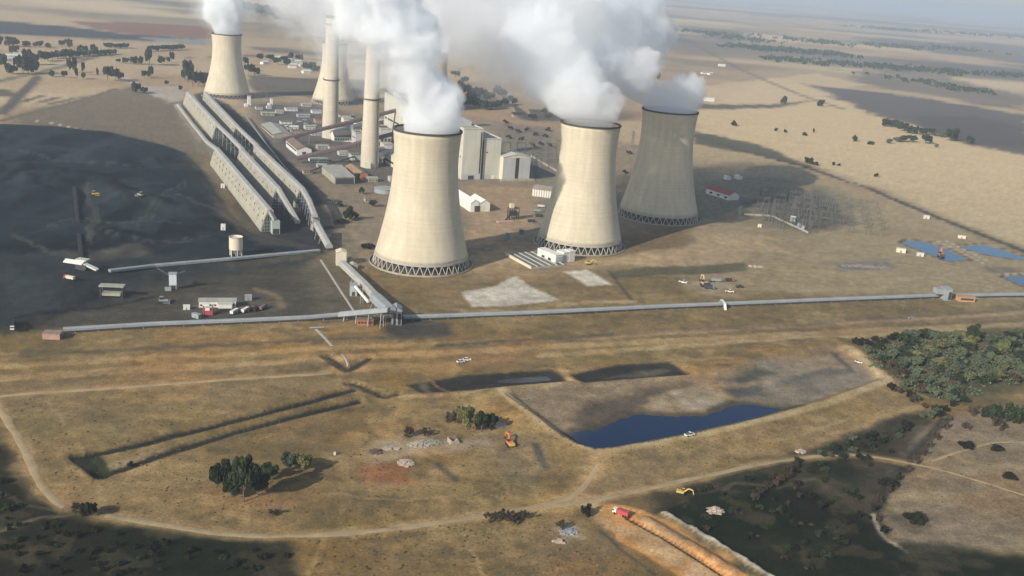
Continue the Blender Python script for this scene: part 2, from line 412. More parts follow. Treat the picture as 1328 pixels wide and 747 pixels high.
zone([(20, 150), (110, 124), (170, 112), (238, 120), (262, 180), (300, 300), (340, 310), (420, 330), (415, 345), (250, 330), (150, 190), (30, 170)], (.155, .125, .085), 15, 14, .9)
line([(48, 157), (70, 160), (112, 170)], (.45, .42, .34), 3.2, 1, 1.5, .9)
line([(160, 100), (180, 112), (205, 124), (228, 130)], (.33, .31, .27), 16, 4, 5, .9)
zone([(185, 112), (235, 112), (240, 128), (215, 134), (200, 122)], (.30, .28, .24), 10, 10, .8)
line([(228, 136), (250, 168), (262, 185)], (.35, .33, .28), 8, 3, 3, .8)
# --- station yard
zone([(310, 120), (400, 128), (500, 130), (600, 150), (720, 170), (840, 190), (830, 300), (700, 330), (600, 350), (480, 340), (430, 320), (360, 240)], (.225, .18, .125), 12, 15, .9)
zone([(310, 130), (420, 135), (500, 160), (500, 225), (420, 225), (360, 200)], (.15, .135, .115), 15, 20, .7)
zone([(430, 190), (520, 180), (600, 235), (500, 245)], (.13, .12, .105), 12, 14, .75)
zone([(640, 160), (720, 165), (720, 232), (690, 232), (655, 185)], (.17, .155, .12), 15, 20, .8)
zone([(605, 240), (700, 245), (690, 290), (640, 315), (608, 318)], (.34, .235, .14), 8, 12, .8)
zone([(690, 240), (725, 225), (722, 300), (690, 300)], (.22, .19, .14), 8, 10, .7)
zone([(395, 300), (470, 300), (480, 345), (420, 330)], (.17, .145, .10), 10, 12, .8)
line([(432, 292), (455, 300), (478, 318), (470, 335), (440, 345)], (.28, .22, .145), 8, 3, 3, .7)
zone([(608, 330), (650, 322), (700, 348), (810, 330), (900, 320), (905, 300), (1000, 305), (960, 345), (800, 345), (700, 362), (605, 362)], (.36, .265, .155), 8, 14, .75)
zone([(805, 335), (880, 318), (960, 310), (1060, 330), (1060, 345), (970, 340), (790, 350)], (.39, .28, .16), 8, 16, .6, brk=('b', .4, .6))
zone([(795, 352), (860, 345), (968, 341), (968, 352), (900, 356), (800, 360)], (.085, .08, .05), 3, 4, .9)
zone([(1080, 340), (1150, 336), (1165, 348), (1090, 352)], (.16, .15, .13), 5, 8, .8)
zone([(598, 379), (640, 371), (668, 358), (690, 372), (726, 388), (660, 396), (612, 399)], (.70, .65, .55), 2, 5, .97)
zone([(733, 352), (762, 350), (794, 368), (764, 371)], (.82, .77, .64), 2, 3, .97)
zone([(560, 362), (700, 340), (790, 352), (826, 392), (700, 402), (540, 405)], (.19, .155, .095), 5, 8, .45)
line([(790, 352), (806, 372), (822, 392)], (.07, .065, .045), 3.5, 1, 1, .9)
line([(600, 404), (690, 398), (760, 392), (822, 391)], (.34, .29, .19), 7, 2, 3, .7, brk=('s', .4, .6))
zone([(880, 366), (930, 360), (955, 372), (910, 382)], (.30, .25, .17), 4, 6, .6)
# --- coal yard
pl = COALYARD; m = near(gx, gy, pl, 60)
k = np.zeros(NV); k[m] = sstep(11, -11, sdist(gx[m] + 18 * wx1[m] + 8 * wx2[m], gy[m] + 14 * wy1[m] + 8 * wy2[m], pl))
coalc = mix(np.tile(c3(.013, .021, .027), (NV, 1)), c3(.0045, .008, .0105), sstep(.42, .62, n60))
coalc = mix(coalc, c3(.02, .022, .022), sstep(.58, .7, n12) * .5)
coalc = mix(coalc, c3(.028, .038, .043), sstep(.5, .62, fbm(gx / 30, gy / 60, 71, 4)) * .7)
col = col * (1 - k[:, None]) + coalc * k[:, None]
zone([(-60, 330), (150, 330), (300, 345), (415, 332), (400, 350), (250, 375), (200, 400), (60, 425), (-60, 440)], (.024, .030, .032), 8, 14, .9)
zone([(190, 380), (330, 350), (425, 345), (470, 405), (300, 418), (80, 430), (30, 435), (60, 415)], (.062, .055, .041), 8, 14, .95)
zone([(250, 385), (330, 378), (380, 385), (370, 405), (240, 415)], (.085, .075, .06), 6, 8, .8)
line([(330, 375), (360, 385), (366, 400)], (.23, .18, .11), 5, 2, 3, .6)
for q, ww in (([(0, 282), (40, 265), (75, 238), (70, 222)], 7), ([(130, 240), (160, 262), (180, 275)], 6), ([(20, 420), (80, 408), (200, 385)], 5), ([(170, 190), (230, 235), (262, 262), (280, 300)], 6)): line(q, (.012, .013, .015), ww, 2, 6, .9)
line([(230, 262), (280, 275), (320, 292)], (.09, .085, .075), 5, 2, 4, .7)
zone([(70, 330), (120, 332), (180, 322), (200, 335), (110, 345)], (.10, .085, .065), 5, 8, .5)
zone([(290, 240), (400, 240), (430, 300), (425, 330), (330, 320)], (.055, .05, .042), 8, 12, .8)
zone([(340, 180), (420, 250), (425, 300), (400, 290), (330, 195)], (.08, .072, .058), 8, 12, .75)
zone([(425, 335), (505, 400), (480, 415), (420, 412), (380, 350)], (.115, .10, .068), 8, 12, .7)
zone([(230, 130), (262, 150), (275, 190), (262, 200), (236, 160)], (.19, .165, .12), 6, 8, .7)
zone([(252, 122), (272, 117), (350, 185), (408, 245), (440, 296), (420, 326), (345, 305), (300, 235), (268, 175)], (.026, .027, .028), 6, 8, .93)  # near-black coal ground that also paints the shade between the sheds darker
zone([(330, 135), (420, 140), (500, 165), (520, 235), (440, 240), (365, 200)], (.10, .094, .082), 10, 14, .75)
# --- corridor below the overland conveyor: tracks, verges, coal spill
zone([(500, 408), (585, 420), (590, 436), (520, 442), (490, 432)], (.05, .048, .045), 5, 8, .9)
line([(420, 418), (500, 412), (560, 412), (800, 402)], (.10, .09, .07), 5, 2, 3, .7)
for q, c_, ww, am in (
    ([(0, 463), (200, 452), (400, 441), (560, 437)], (.10, .085, .06), 5, .8),
    ([(0, 476), (200, 464), (420, 452), (590, 446), (700, 441), (900, 430), (1334, 405)], (.34, .255, .14), 8, .75),
    ([(570, 448), (700, 441), (800, 434)], (.075, .07, .055), 7, .85),
    ([(800, 434), (1000, 424), (1334, 400)], (.15, .115, .085), 6, .8),
    ([(0, 492), (200, 479), (420, 466), (590, 457), (720, 449), (900, 441), (1100, 430), (1334, 420)], (.33, .25, .14), 10, .7),
    ([(0, 500), (200, 488), (400, 474), (600, 466)], (.15, .12, .075), 8, .6),
    ([(640, 447), (760, 440), (900, 430), (1334, 411)], (.23, .17, .12), 7, .55),
    ([(700, 462), (900, 447), (1100, 436), (1250, 428)], (.36, .28, .155), 8, .75)): line(q, c_, ww, 2, 3, am)
zone([(590, 466), (640, 455), (700, 452), (640, 476)], (.22, .155, .09), 5, 8, .7)
# --- ponds
zone([(655, 515), (690, 505), (760, 500), (893, 490), (960, 480), (1010, 463), (1085, 452), (1112, 465), (1145, 497), (1050, 530), (900, 569), (770, 590), (720, 566), (690, 543)], (.20, .168, .122), 3, 2, .95)
zone([(735, 545), (760, 520), (830, 510), (900, 498), (905, 508), (850, 520), (800, 545), (750, 562)], (.085, .065, .05), 7, 10, .85)
zone([(840, 520), (900, 502), (950, 505), (960, 520), (885, 540), (840, 535)], (.30, .255, .185), 5, 7, .8)
zone([(930, 490), (1010, 468), (1080, 460), (1120, 480), (1130, 500), (1040, 528), (970, 522)], (.20, .19, .165), 5, 8, .8)
zone([(935, 492), (985, 480), (1010, 488), (960, 500)], (.06, .065, .045), 5, 9, .85)
zone([(1015, 500), (1075, 478), (1100, 482), (1060, 505)], (.06, .062, .06), 5, 9, .85)
zone([(940, 505), (990, 500), (1000, 515), (955, 520)], (.05, .052, .05), 5, 8, .8)
zone([(1000, 505), (1080, 485), (1110, 488), (1120, 505), (1020, 528)], (.15, .145, .13), 6, 9, .7)
line([(1080, 460), (1090, 470), (1105, 485)], (.08, .07, .06), 5, 1.5, 3, .9)
for pl, wt in ((SMALL1, 1), (SMALL2, 0)): zone(pl, (.024, .0235, .022), 1.8, 2, .97, px=False)
zone([(785, 490), (830, 480), (870, 478), (850, 488)], (.12, .11, .09), 3, 5, .7)
zone([(640, 492), (712, 482), (728, 493), (660, 497)], (.03, .034, .034), 3, 4, .8)
line([(650, 513), (690, 545), (728, 573), (772, 593), (820, 588), (900, 572), (1000, 549), (1080, 528), (1150, 500), (1120, 470), (1100, 456)], (.42, .32, .175), 7.5, 2, 1.5, .95)
line([(655, 519), (694, 545), (730, 575)], (.055, .05, .04), 1.8, .7, .6, .95)
line([(520, 515), (640, 508), (740, 500), (900, 489)], (.33, .25, .145), 5, 2, 2, .8)
line([(726, 478), (745, 500)], (.40, .28, .15), 5, 1.5, 1.5, .9)
zone([(760, 595), (900, 578), (1040, 545), (1150, 508), (1190, 525), (1120, 560), (1000, 590), (860, 622), (780, 648), (760, 640)], (.235, .185, .105), 8, 8, .7)
zone([(790, 600), (880, 592), (960, 580), (880, 610), (800, 625)], (.15, .125, .08), 8, 10, .6)
line([(1000, 600), (1100, 560), (1190, 528)], (.34, .26, .15), 6, 3, 4, .6)
for pl in UPOND: line(list(pl) + [pl[0]], (.10, .088, .062), 4, 1.5, 2, .85, px=False)
for q in ([(1212, 311), (1240, 324), (1274, 341)], [(1226, 312), (1252, 324), (1282, 339)], [(1294, 356), (1335, 354.5)]): line(q, (.44, .40, .31), 3.2, 1, 1.5, .85)
zone([(1270, 346), (1310, 345), (1328, 352), (1292, 356)], (.16, .125, .095), 4, 4, .7)
# --- burnt ground
burn = (.006, .0085, .0045)
zone([(-40, 545), (10, 580), (45, 640), (80, 665), (140, 682), (220, 694), (300, 700), (380, 706), (388, 760), (-40, 770)], burn, 5, 9, .94)
zone([(0, 600), (40, 650), (90, 690), (60, 720), (0, 700)], (.05, .045, .026), 8, 14, .5, brk=('b', .45, .6))
zone([(270, 700), (380, 706), (388, 760), (330, 760)], (.06, .05, .03), 5, 9, .5)
zone([(842, 650), (900, 626), (1000, 602), (1075, 575), (1150, 548), (1200, 535), (1215, 560), (1170, 620), (1136, 655), (1142, 690), (1180, 718), (1340, 722), (1340, 770), (1005, 770), (900, 700)], (.050, .043, .027), 6, 12, .92)
zone([(855, 668), (920, 640), (1000, 640), (1070, 632), (1120, 670), (1150, 705), (1180, 722), (1340, 728), (1340, 770), (1010, 770), (930, 712)], burn, 7, 16, .9)
zone([(1040, 690), (1100, 690), (1110, 720), (1050, 725)], (.06, .048, .03), 6, 12, .5)
zone([(960, 690), (1030, 690), (1060, 747), (990, 747)], (.07, .048, .026), 8, 12, .5)
zone([(1060, 575), (1150, 548), (1190, 540), (1160, 580), (1080, 595)], (.035, .034, .02), 5, 9, .7)
zone([(1150, 640), (1200, 560), (1260, 530), (1340, 525), (1340, 715), (1180, 712), (1146, 685)], (.19, .168, .128), 6, 10, .92)
zone([(1150, 660), (1220, 660), (1220, 690), (1160, 690)], (.10, .09, .06), 6, 14, .7, brk=('b', .42, .58))
zone([(1250, 590), (1340, 600), (1340, 640), (1270, 620)], (.17, .15, .11), 8, 14, .6)
zone([(1120, 450), (1160, 436), (1260, 428), (1340, 430), (1340, 500), (1240, 520), (1190, 512), (1140, 480)], (.085, .085, .05), 6, 10, .8)
line([(1145, 690), (1132, 668), (1140, 650), (1165, 615), (1200, 575), (1225, 545)], (.045, .04, .028), 6, 2, 4, .95)
line([(1175, 716), (1150, 700), (1138, 686), (1133, 668)], (.40, .36, .29), 2.4, .8, 2, .8)
bz = [(842, 650), (1000, 602), (1190, 540), (1140, 690), (1340, 722), (1340, 770), (1005, 770)]
for q in (bz, [(-40, 560), (45, 640), (140, 682), (380, 706), (388, 760), (-40, 770)]):
    zone(q, (.009, .016, .0065), 6, 12, .8, brk=('b', .47, .56)); zone(q, (.055, .045, .026), 5, 10, .55, brk=('s', .56, .66))
line([(905, 640), (960, 628), (1010, 634), (1060, 622)], (.10, .085, .055), 2.2, 1, 5, .6)
line([(0, 690), (50, 672), (90, 668)], (.16, .135, .085), 2.2, 1, 4, .7); line([(0, 640), (30, 652), (70, 662)], (.12, .10, .06), 2, 1, 4, .6)
zone([(962, 262), (1060, 246), (1112, 290), (1052, 304), (1000, 286)], (.095, .09, .072), 10, 12, .8)  # darker patch over the switchyard ground
for q in ([(60, 300), (110, 290), (160, 296), (230, 290)], [(110, 330), (120, 290), (112, 250)], [(10, 310), (60, 330), (110, 345)], [(170, 300), (215, 262), (240, 240)], [(20, 200), (90, 215), (180, 225)], [(130, 310), (200, 318), (270, 312)]): line(q, (.075, .074, .066), 3.2, 1.2, 8, .6); line([(x + 5, y + 3) for x, y in q], (.07, .07, .062), 2.4, 1, 9, .5)
for q in ([(0, 240), (60, 225), (90, 236)], [(40, 236), (50, 248), (62, 255)], [(100, 236), (140, 240), (170, 262)], [(150, 250), (186, 262), (232, 275)]): line(q, (.003, .0045, .006), 9, 3, 9, .9)
for q in ([(600, 690), (612, 715), (622, 750)], [(434, 592), (480, 583), (520, 574)], [(318, 655), (322, 690)], [(400, 745), (410, 715), (420, 697)], [(60, 520), (90, 560), (120, 600), (135, 655)], [(540, 485), (600, 520), (650, 600), (660, 640)], [(700, 655), (690, 620), (670, 590)], [(150, 640), (260, 625), (300, 600)], [(420, 640), (520, 650), (600, 640)], [(880, 560), (1000, 575), (1100, 545)]):
    line(q, (.30, .245, .15), 1.6, .6, 4, .5); line([(x + 3, y + 1) for x, y in q], (.30, .245, .15), 1.2, .6, 4, .4)
# --- near field
zone([(465, 600), (530, 605), (540, 632), (490, 628)], (.24, .105, .055), 4, 7, .75)
zone([(260, 640), (380, 630), (420, 650), (300, 670)], (.30, .20, .11), 7, 10, .5)
zone([(475, 575), (530, 560), (600, 572), (640, 555), (640, 580), (560, 590), (480, 605)], (.29, .25, .19), 4, 8, .6)
zone([(640, 560), (690, 568), (710, 600), (690, 640), (650, 600)], (.165, .14, .095), 6, 9, .7)
line([(692, 580), (700, 595), (708, 606)], (.06, .055, .045), 4, 1.5, 2, .9)
line([(560, 598), (578, 608), (592, 622)], (.09, .08, .065), 4, 1.5, 3, .8)
zone([(690, 690), (760, 668), (800, 700), (880, 750), (700, 760)], (.175, .14, .085), 8, 12, .7)
line([(780, 690), (810, 715), (850, 745)], (.06, .055, .04), 2.2, 1, 2, .8)
zone([(725, 680), (750, 678), (758, 698), (735, 700)], (.38, .33, .25), 3, 4, .7)
zone([(765, 655), (800, 654), (835, 662), (870, 682), (905, 705), (975, 752), (885, 752), (840, 722), (800, 700), (795, 690), (780, 676)], (.50, .265, .095), 1.2, 3, .97)
zone([(805, 690), (835, 682), (900, 722), (935, 752), (890, 752)], (.40, .28, .16), 3, 4, .75)
line([(815, 670), (860, 695), (950, 752)], (.07, .045, .025), 1.6, .6, .5, .95)
line([(862, 668), (885, 683), (920, 703), (960, 728), (1000, 752)], (.42, .385, .31), 3.2, 1.0, 2.5, .9)
line([(840, 674), (870, 692), (910, 716), (950, 740)], (.20, .17, .12), 7, 2, 2, .8)
for q, ww in (([(-20, 516), (60, 509), (150, 503), (260, 495), (400, 486), (470, 480), (530, 474)], 8), ([(-8, 518), (12, 550), (30, 580), (55, 632), (84, 658)], 8), ([(138, 668), (180, 676), (230, 684), (300, 693), (400, 694), (480, 689), (560, 679), (640, 667), (700, 658), (770, 648)], 8), ([(770, 650), (810, 640), (870, 627), (940, 612), (1010, 598), (1086, 590), (1130, 592), (1175, 600)], 7), ([(705, 656), (740, 645), (762, 625), (778, 600), (782, 592)], 9)):
    line(q, (.30, .225, .125), ww, 2.5, 3, .75)
zone([(690, 650), (720, 640), (760, 646), (775, 655), (740, 665), (695, 662)], (.34, .24, .12), 3, 5, .8)
line([(805, 690), (780, 672), (765, 655)], (.40, .28, .15), 8, 3, 3, .6)
# channels
line([(150, 603), (250, 575), (330, 553)], (.33, .27, .17), 6, 2, 2, .7)
line([(540, 485), (552, 505), (562, 520)], (.14, .12, .09), 5, 2, 3, .7)
zone([(0, 505), (420, 486), (460, 500), (120, 580), (60, 640), (20, 560)], (.205, .165, .095), 8, 10, .6)
for pl in UCH: line(pl, (.020, .021, .015), 5.8, 1.3, 2.2, .96, px=False)
for pl in UCH2: line(pl, (.04, .036, .026), 4.5, 1.2, 1.4, .95, px=False)
line([(116, 590), (130, 603), (139, 613)], (.016, .024, .011), 6, 1.3, 2, .95)
ripple = fbm(gx / 26 + gy / 90, gy / 7 - gx / 40, 51, 4)
col = col * (1 + .34 * (n4 - .5)[:, None] * sstep(3000, 700, dist)[:, None] * 1.6) * (1 + .5 * (ripple - .5)[:, None] * sstep(1300, 700, dist)[:, None]) * (1 + .36 * (n12 - .5)[:, None] * (.3 + .7 * sstep(1500, 800, dist))[:, None])
nearf = sstep(1000, 600, dist); lum = col.mean(1)
k = nearf * sstep(.07, .13, lum) * sstep(.30, .2, lum)                    # veld close by: darker, rank grass and reddish soil between
col = mix(col, col * c3(1.12, 1.0, .86), k)
col = mix(col, col * c3(.84, .88, .82), k * sstep(.52, .7, fbm(gx / 34, gy / 34, 61, 4)))
col = mix(col, col * c3(1.10, .97, .84), k * sstep(.52, .68, fbm(gx / 70, gy / 48, 63, 4)))
col = mix(col, col * c3(1.18, 1.14, 1.04), k * sstep(.54, .68, fbm(gx / 20, gy / 20, 67, 4)) * .7)
# wet margin of the big pond
m = near(gx, gy, POND_WATER, 30); sw = np.full(NV, 1e3); sw[m] = sdist(gx[m] + (fbm(gx[m] / 12, gy[m] / 12, 5, 3) - .5) * 9, gy[m] + (fbm(gx[m] / 12, gy[m] / 12, 6, 3) - .5) * 9, POND_WATER)
ins = np.zeros(NV, bool); ins[m] = sdist(gx[m], gy[m], POND) < 1
k2 = sstep(9, 2, sw + 6 * (n12 - .5)) * ins
col = mix(col, np.tile(c3(.055, .047, .036), (NV, 1)), k2 * .85)
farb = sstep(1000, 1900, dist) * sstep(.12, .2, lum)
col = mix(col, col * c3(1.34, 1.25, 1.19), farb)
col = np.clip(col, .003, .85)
detail = .38 + .62 * sstep(1300, 600, dist)

nc = ang.size; nr = rr.size
idx = np.arange(NV).reshape(nr, nc)
q = np.stack([idx[:-1, :-1], idx[:-1, 1:], idx[1:, 1:], idx[1:, :-1]], -1).reshape(-1, 4)
me = bpy.data.meshes.new('ground'); me.vertices.add(NV); me.vertices.foreach_set('co', np.stack([gx, gy, gz], 1).astype(np.float32).ravel())
me.loops.add(q.size); me.loops.foreach_set('vertex_index', q.ravel().astype(np.int32))
me.polygons.add(len(q)); me.polygons.foreach_set('loop_start', np.arange(0, q.size, 4, dtype=np.int32)); me.polygons.foreach_set('loop_total', np.full(len(q), 4, np.int32))
me.polygons.foreach_set('use_smooth', np.ones(len(q), bool)); me.update()
if me.polygons[0].normal.z < 0: me.flip_normals()
ca = me.color_attributes.new('soil', 'FLOAT_COLOR', 'POINT')
ca.data.foreach_set('color', np.concatenate([col, detail[:, None]], 1).astype(np.float32).ravel())
gm = bpy.data.materials.new('veld_soil'); gm.use_nodes = True; n = gm.node_tree.nodes; l = gm.node_tree.links
b = n['Principled BSDF']; b.inputs['Roughness'].default_value = .95; b.inputs['Specular IOR Level'].default_value = .1
at = n.new('ShaderNodeAttribute'); at.attribute_name = 'soil'; tc = n.new('ShaderNodeTexCoord')
def gn(sc, lo, hi, det=6, stretch=None):
    t = n.new('ShaderNodeTexNoise'); t.inputs['Scale'].default_value = sc; t.inputs['Detail'].default_value = det; t.inputs['Roughness'].default_value = .62
    if stretch:
        mp = n.new('ShaderNodeMapping'); mp.inputs['Scale'].default_value = stretch; l.new(tc.outputs['Object'], mp.inputs[0]); l.new(mp.outputs[0], t.inputs['Vector'])
    else: l.new(tc.outputs['Object'], t.inputs['Vector'])
    r = n.new('ShaderNodeMapRange'); r.inputs[1].default_value = .3; r.inputs[2].default_value = .7; r.inputs[3].default_value = lo; r.inputs[4].default_value = hi
    l.new(t.outputs['Fac'], r.inputs[0]); return r.outputs[0], t.outputs['Fac']
a1, f1 = gn(.75, .66, 1.34); a2, f2 = gn(.11, .78, 1.22); a3, f3 = gn(.022, .88, 1.12)
def mm(a, c):
    x = n.new('ShaderNodeMath'); x.operation = 'MULTIPLY'; l.new(a, x.inputs[0]); l.new(c, x.inputs[1]); return x.outputs[0]
f0 = mm(mm(a1, a2), a3); lp = n.new('ShaderNodeMix'); lp.data_type = 'FLOAT'; lp.inputs[2].default_value = 1.0; l.new(at.outputs['Alpha'], lp.inputs[0]); l.new(f0, lp.inputs[3]); f = lp.outputs[0]; vm = n.new('ShaderNodeVectorMath'); vm.operation = 'SCALE'; l.new(at.outputs['Color'], vm.inputs[0]); l.new(f, vm.inputs['Scale'])
l.new(vm.outputs[0], b.inputs['Base Color'])
bp = n.new('ShaderNodeBump'); bp.inputs['Strength'].default_value = .55; bp.inputs['Distance'].default_value = .7; l.new(f2, bp.inputs['Height'])
bp2 = n.new('ShaderNodeBump'); bp2.inputs['Strength'].default_value = .5; bp2.inputs['Distance'].default_value = .25; l.new(f1, bp2.inputs['Height']); l.new(bp.outputs[0], bp2.inputs['Normal'])
l.new(bp2.outputs[0], b.inputs['Normal'])
me.materials.append(gm)
go = bpy.data.objects.new('ground', me); C.objects.link(go); tag(go, kind='structure')

# ------------------------------------------------------------------ ribbons laid on the terrain
def spline(pts, step):
    pts = [np.array(p[:2]) for p in pts]; out = []
    for i in range(len(pts) - 1):
        p0 = pts[max(i - 1, 0)]; p1 = pts[i]; p2 = pts[i + 1]; p3 = pts[min(i + 2, len(pts) - 1)]
        k = max(1, int(np.linalg.norm(p2 - p1) / step))
        for j in range(k):
            t = j / k; out.append(.5 * (2 * p1 + (p2 - p0) * t + (2 * p0 - 5 * p1 + 4 * p2 - p3) * t * t + (3 * p1 - p0 - 3 * p2 + p3) * t ** 3))
    out.append(pts[-1]); return np.array(out)
def ribbon(name, pts_px, width, m, lift=.2, jit=.45, step=4.0, seed=0):
    p = spline([T(*a) for a in pts_px], step); d = np.gradient(p, axis=0); d /= np.linalg.norm(d, axis=1)[:, None] + 1e-9
    nrm = np.stack([-d[:, 1], d[:, 0]], 1); s = np.arange(len(p)) * step
    wl = width / 2 * (1 + jit * (fbm(s / 9, s * 0 + 3.1, seed, 3) - .5) * 2); wr = width / 2 * (1 + jit * (fbm(s / 9, s * 0 + 8.7, seed + 5, 3) - .5) * 2)
    vs = []; fs = []; K = 5
    for i in range(len(p)):
        for j in range(K):
            t = j / (K - 1); q_ = p[i] + nrm[i] * (-wr[i] * (1 - t) + wl[i] * t)
            vs.append((q_[0], q_[1], hz(q_[0], q_[1]) + (lift if 0 < j < K - 1 else .02)))
    for i in range(len(p) - 1):
        for j in range(K - 1): a = i * K + j; fs.append((a, a + 1, a + K + 1, a + K))
    mb = MB(); mb.add(vs, fs); o = mb.build(name, m, smooth=True); return tag(o, kind='structure')
DIRT = mat('dirt_road_soil', (.36, .265, .145), .95, .2, .12, bump=.1); DIRT2 = mat('pale_track_soil', (.33, .25, .14), .95, .25, .12, bump=.1)
ribbon('dirt_road', [(-20, 516), (60, 509), (150, 503), (260, 495), (400, 486), (430, 483)], 3.4, DIRT, seed=1)
ribbon('dirt_road', [(-8, 518), (12, 550), (30, 580), (55, 632), (84, 658)], 4.0, DIRT, seed=2)
ribbon('dirt_road', [(138, 668), (180, 676), (230, 684), (300, 693), (400, 694), (480, 689), (560, 679), (640, 667), (700, 658), (770, 648)], 3.8, DIRT2, seed=3)
ribbon('dirt_road', [(770, 650), (810, 640), (870, 627), (940, 612), (1010, 598), (1086, 590), (1130, 592), (1175, 600)], 3.2, DIRT2, seed=4)
ribbon('dirt_road', [(705, 656), (740, 645), (762, 625), (776, 603)], 3.2, DIRT, seed=5)
ribbon('footpath', [(1175, 600), (1230, 612), (1334, 644)], 2.2, DIRT2, seed=6)
ribbon('footpath', [(1207, 598), (1250, 584), (1290, 574), (1334, 573)], 2.0, DIRT2, seed=7)
CONCD = mat('pale_concrete_drain', (.36, .34, .29), .9, .2, .3)
ribbon('concrete_drain', [(416, 337), (436, 368), (462, 408)], 2.0, CONCD, jit=.08)
ribbon('concrete_drain', [(410, 427), (420, 437), (431, 449)], 2.4, CONCD, jit=.08)
ribbon('concrete_drain', [(401, 425), (410, 424.5), (420, 424)], 2.6, CONCD, jit=.08)
ribbon('concrete_drain', [(430, 462), (444, 460), (452, 477)], 1.4, CONCD, jit=.08)

# ------------------------------------------------------------------ water
def water(name, pts, z, grow, colr, rough=.06):
    c = np.mean([p[:2] for p in pts], axis=0); vs = []
    for p in pts:
        d = np.array(p[:2]) - c; L = np.linalg.norm(d); q_ = c + d * (L + grow) / L; vs.append((q_[0], q_[1], z))
    mb = MB(); mb.add(vs, [tuple(range(len(vs)))])
    m = bpy.data.materials.get('water_' + name) or bpy.data.materials.new('water_' + name); m.use_nodes = True; nn = m.node_tree.nodes; b_ = nn['Principled BSDF']
    b_.inputs['Base Color'].default_value = (*colr, 1); b_.inputs['Roughness'].default_value = rough; b_.inputs['Specular IOR Level'].default_value = .2
    t = nn.new('ShaderNodeTexNoise'); t.inputs['Scale'].default_value = .35; t.inputs['Detail'].default_value = 4; tc_ = nn.new('ShaderNodeTexCoord'); m.node_tree.links.new(tc_.outputs['Object'], t.inputs['Vector'])
    bp_ = nn.new('ShaderNodeBump'); bp_.inputs['Strength'].default_value = .12; bp_.inputs['Distance'].default_value = .25; m.node_tree.links.new(t.outputs['Fac'], bp_.inputs['Height']); m.node_tree.links.new(bp_.outputs[0], b_.inputs['Normal'])
    o = mb.build(name, m); return tag(o, kind='structure')
water('pond_water', POND_WATER, POND_Z, 6, (.002, .015, .050))
water('settling_pond_water', SMALL1_WATER, -1.0, 3, (.02, .024, .026), .12)
for pl in UPOND: water('reservoir_water', pl, -.75, 1.5, (.02, .065, .15), .08)
# ================================================================== COOLING TOWERS
def cooling_tower(base, rim, bw, rw, label, npair=40, seg=72):
    p = T(*base); k = ppm(p); H = solve_h(p, rim[1]); rb = bw / 2 / k
    rr_ = rw / 2 / ppm((p[0], p[1], H)); zc = .068 * H; zt = .80 * H; rt_ = rr_ * .945
    a = (zt - zc) / math.sqrt((rb / rt_) ** 2 - 1)
    def R(z): return rt_ * math.sqrt(1 + ((z - zt) / a) ** 2) if z <= zt else rt_ + (rr_ - rt_) * ((z - zt) / (H - zt)) ** 1.7
    t = thing('cooling_tower', label, 'cooling tower', (p[0], p[1], p[2]), 0, 'cooling towers of the power station')
    zs = [zc + (H - zc) * i / 26 for i in range(27)]
    prof = [(R(z), z) for z in zs] + [(R(z) - .9, z) for z in zs[::-1]]
    MB().lathe(prof, seg, True).build('shell', CONC, t, smooth=True)
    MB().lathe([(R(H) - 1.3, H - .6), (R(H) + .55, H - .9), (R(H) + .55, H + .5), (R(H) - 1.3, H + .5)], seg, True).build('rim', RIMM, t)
    MB().lathe([(R(zc) + .25, zc - .8), (R(zc) + .25, zc + .9), (R(zc) - 1.1, zc + .9), (R(zc) - 1.1, zc - .8)], seg, True).build('ring_beam', COLM, t)
    rf = rb + 1.6
    MB().lathe([(rf + 3.0, -1), (rf + 3.0, 1.1), (rf + 2.3, 1.1), (rf + 2.3, -1)], seg, True).build('basin_wall', BASIN, t)
    MB().lathe([(.1, -.5), (rb * .86, -.5), (rb * .86, zc + 1.5), (.1, zc + 1.5)], 48).build('fill_pack', DARKM, t)
    d = math.pi / npair; c0 = MB()
    for sgn in (-1, 1): c0.tube((rf, 0, -.5), ((rb - .4) * math.cos(d), sgn * (rb - .4) * math.sin(d), zc - .4), .42, .36, 6)
    c0 = c0.build('column', COLM, t)
    for i in range(1, npair):
        c = c0.copy(); C.objects.link(c); c.parent = t; c.rotation_euler = (0, 0, 2 * math.pi * i / npair)
    return p, H, rr_
TW = {}
TW['T1'] = cooling_tower((546, 340), (561, 168), 120, 88, 'sunlit cooling tower nearest the coal conveyors, tall steam column rising from it')
TW['T2'] = cooling_tower((751, 316.5), (767, 160), 107, 77, 'pale cooling tower behind the settling basins, its left edge in shade')
TW['T3'] = cooling_tower((853, 280), (872.5, 143), 99, 71, 'grey cooling tower standing wholly in shade next to the switchyard')
TW['FL'] = cooling_tower((294.5, 125), (295, 44), 55, 36, 'small looking far cooling tower behind the long coal sheds', 34, 48)
TW['M'] = cooling_tower((432.5, 133), (437.5, 56), 53, 32, 'far cooling tower half hidden behind the left chimney', 34, 48)
TW['DB'] = cooling_tower((561, 142), (570, 66), 53, 33, 'far cooling tower showing only a dark rim beside the steam', 34, 48)

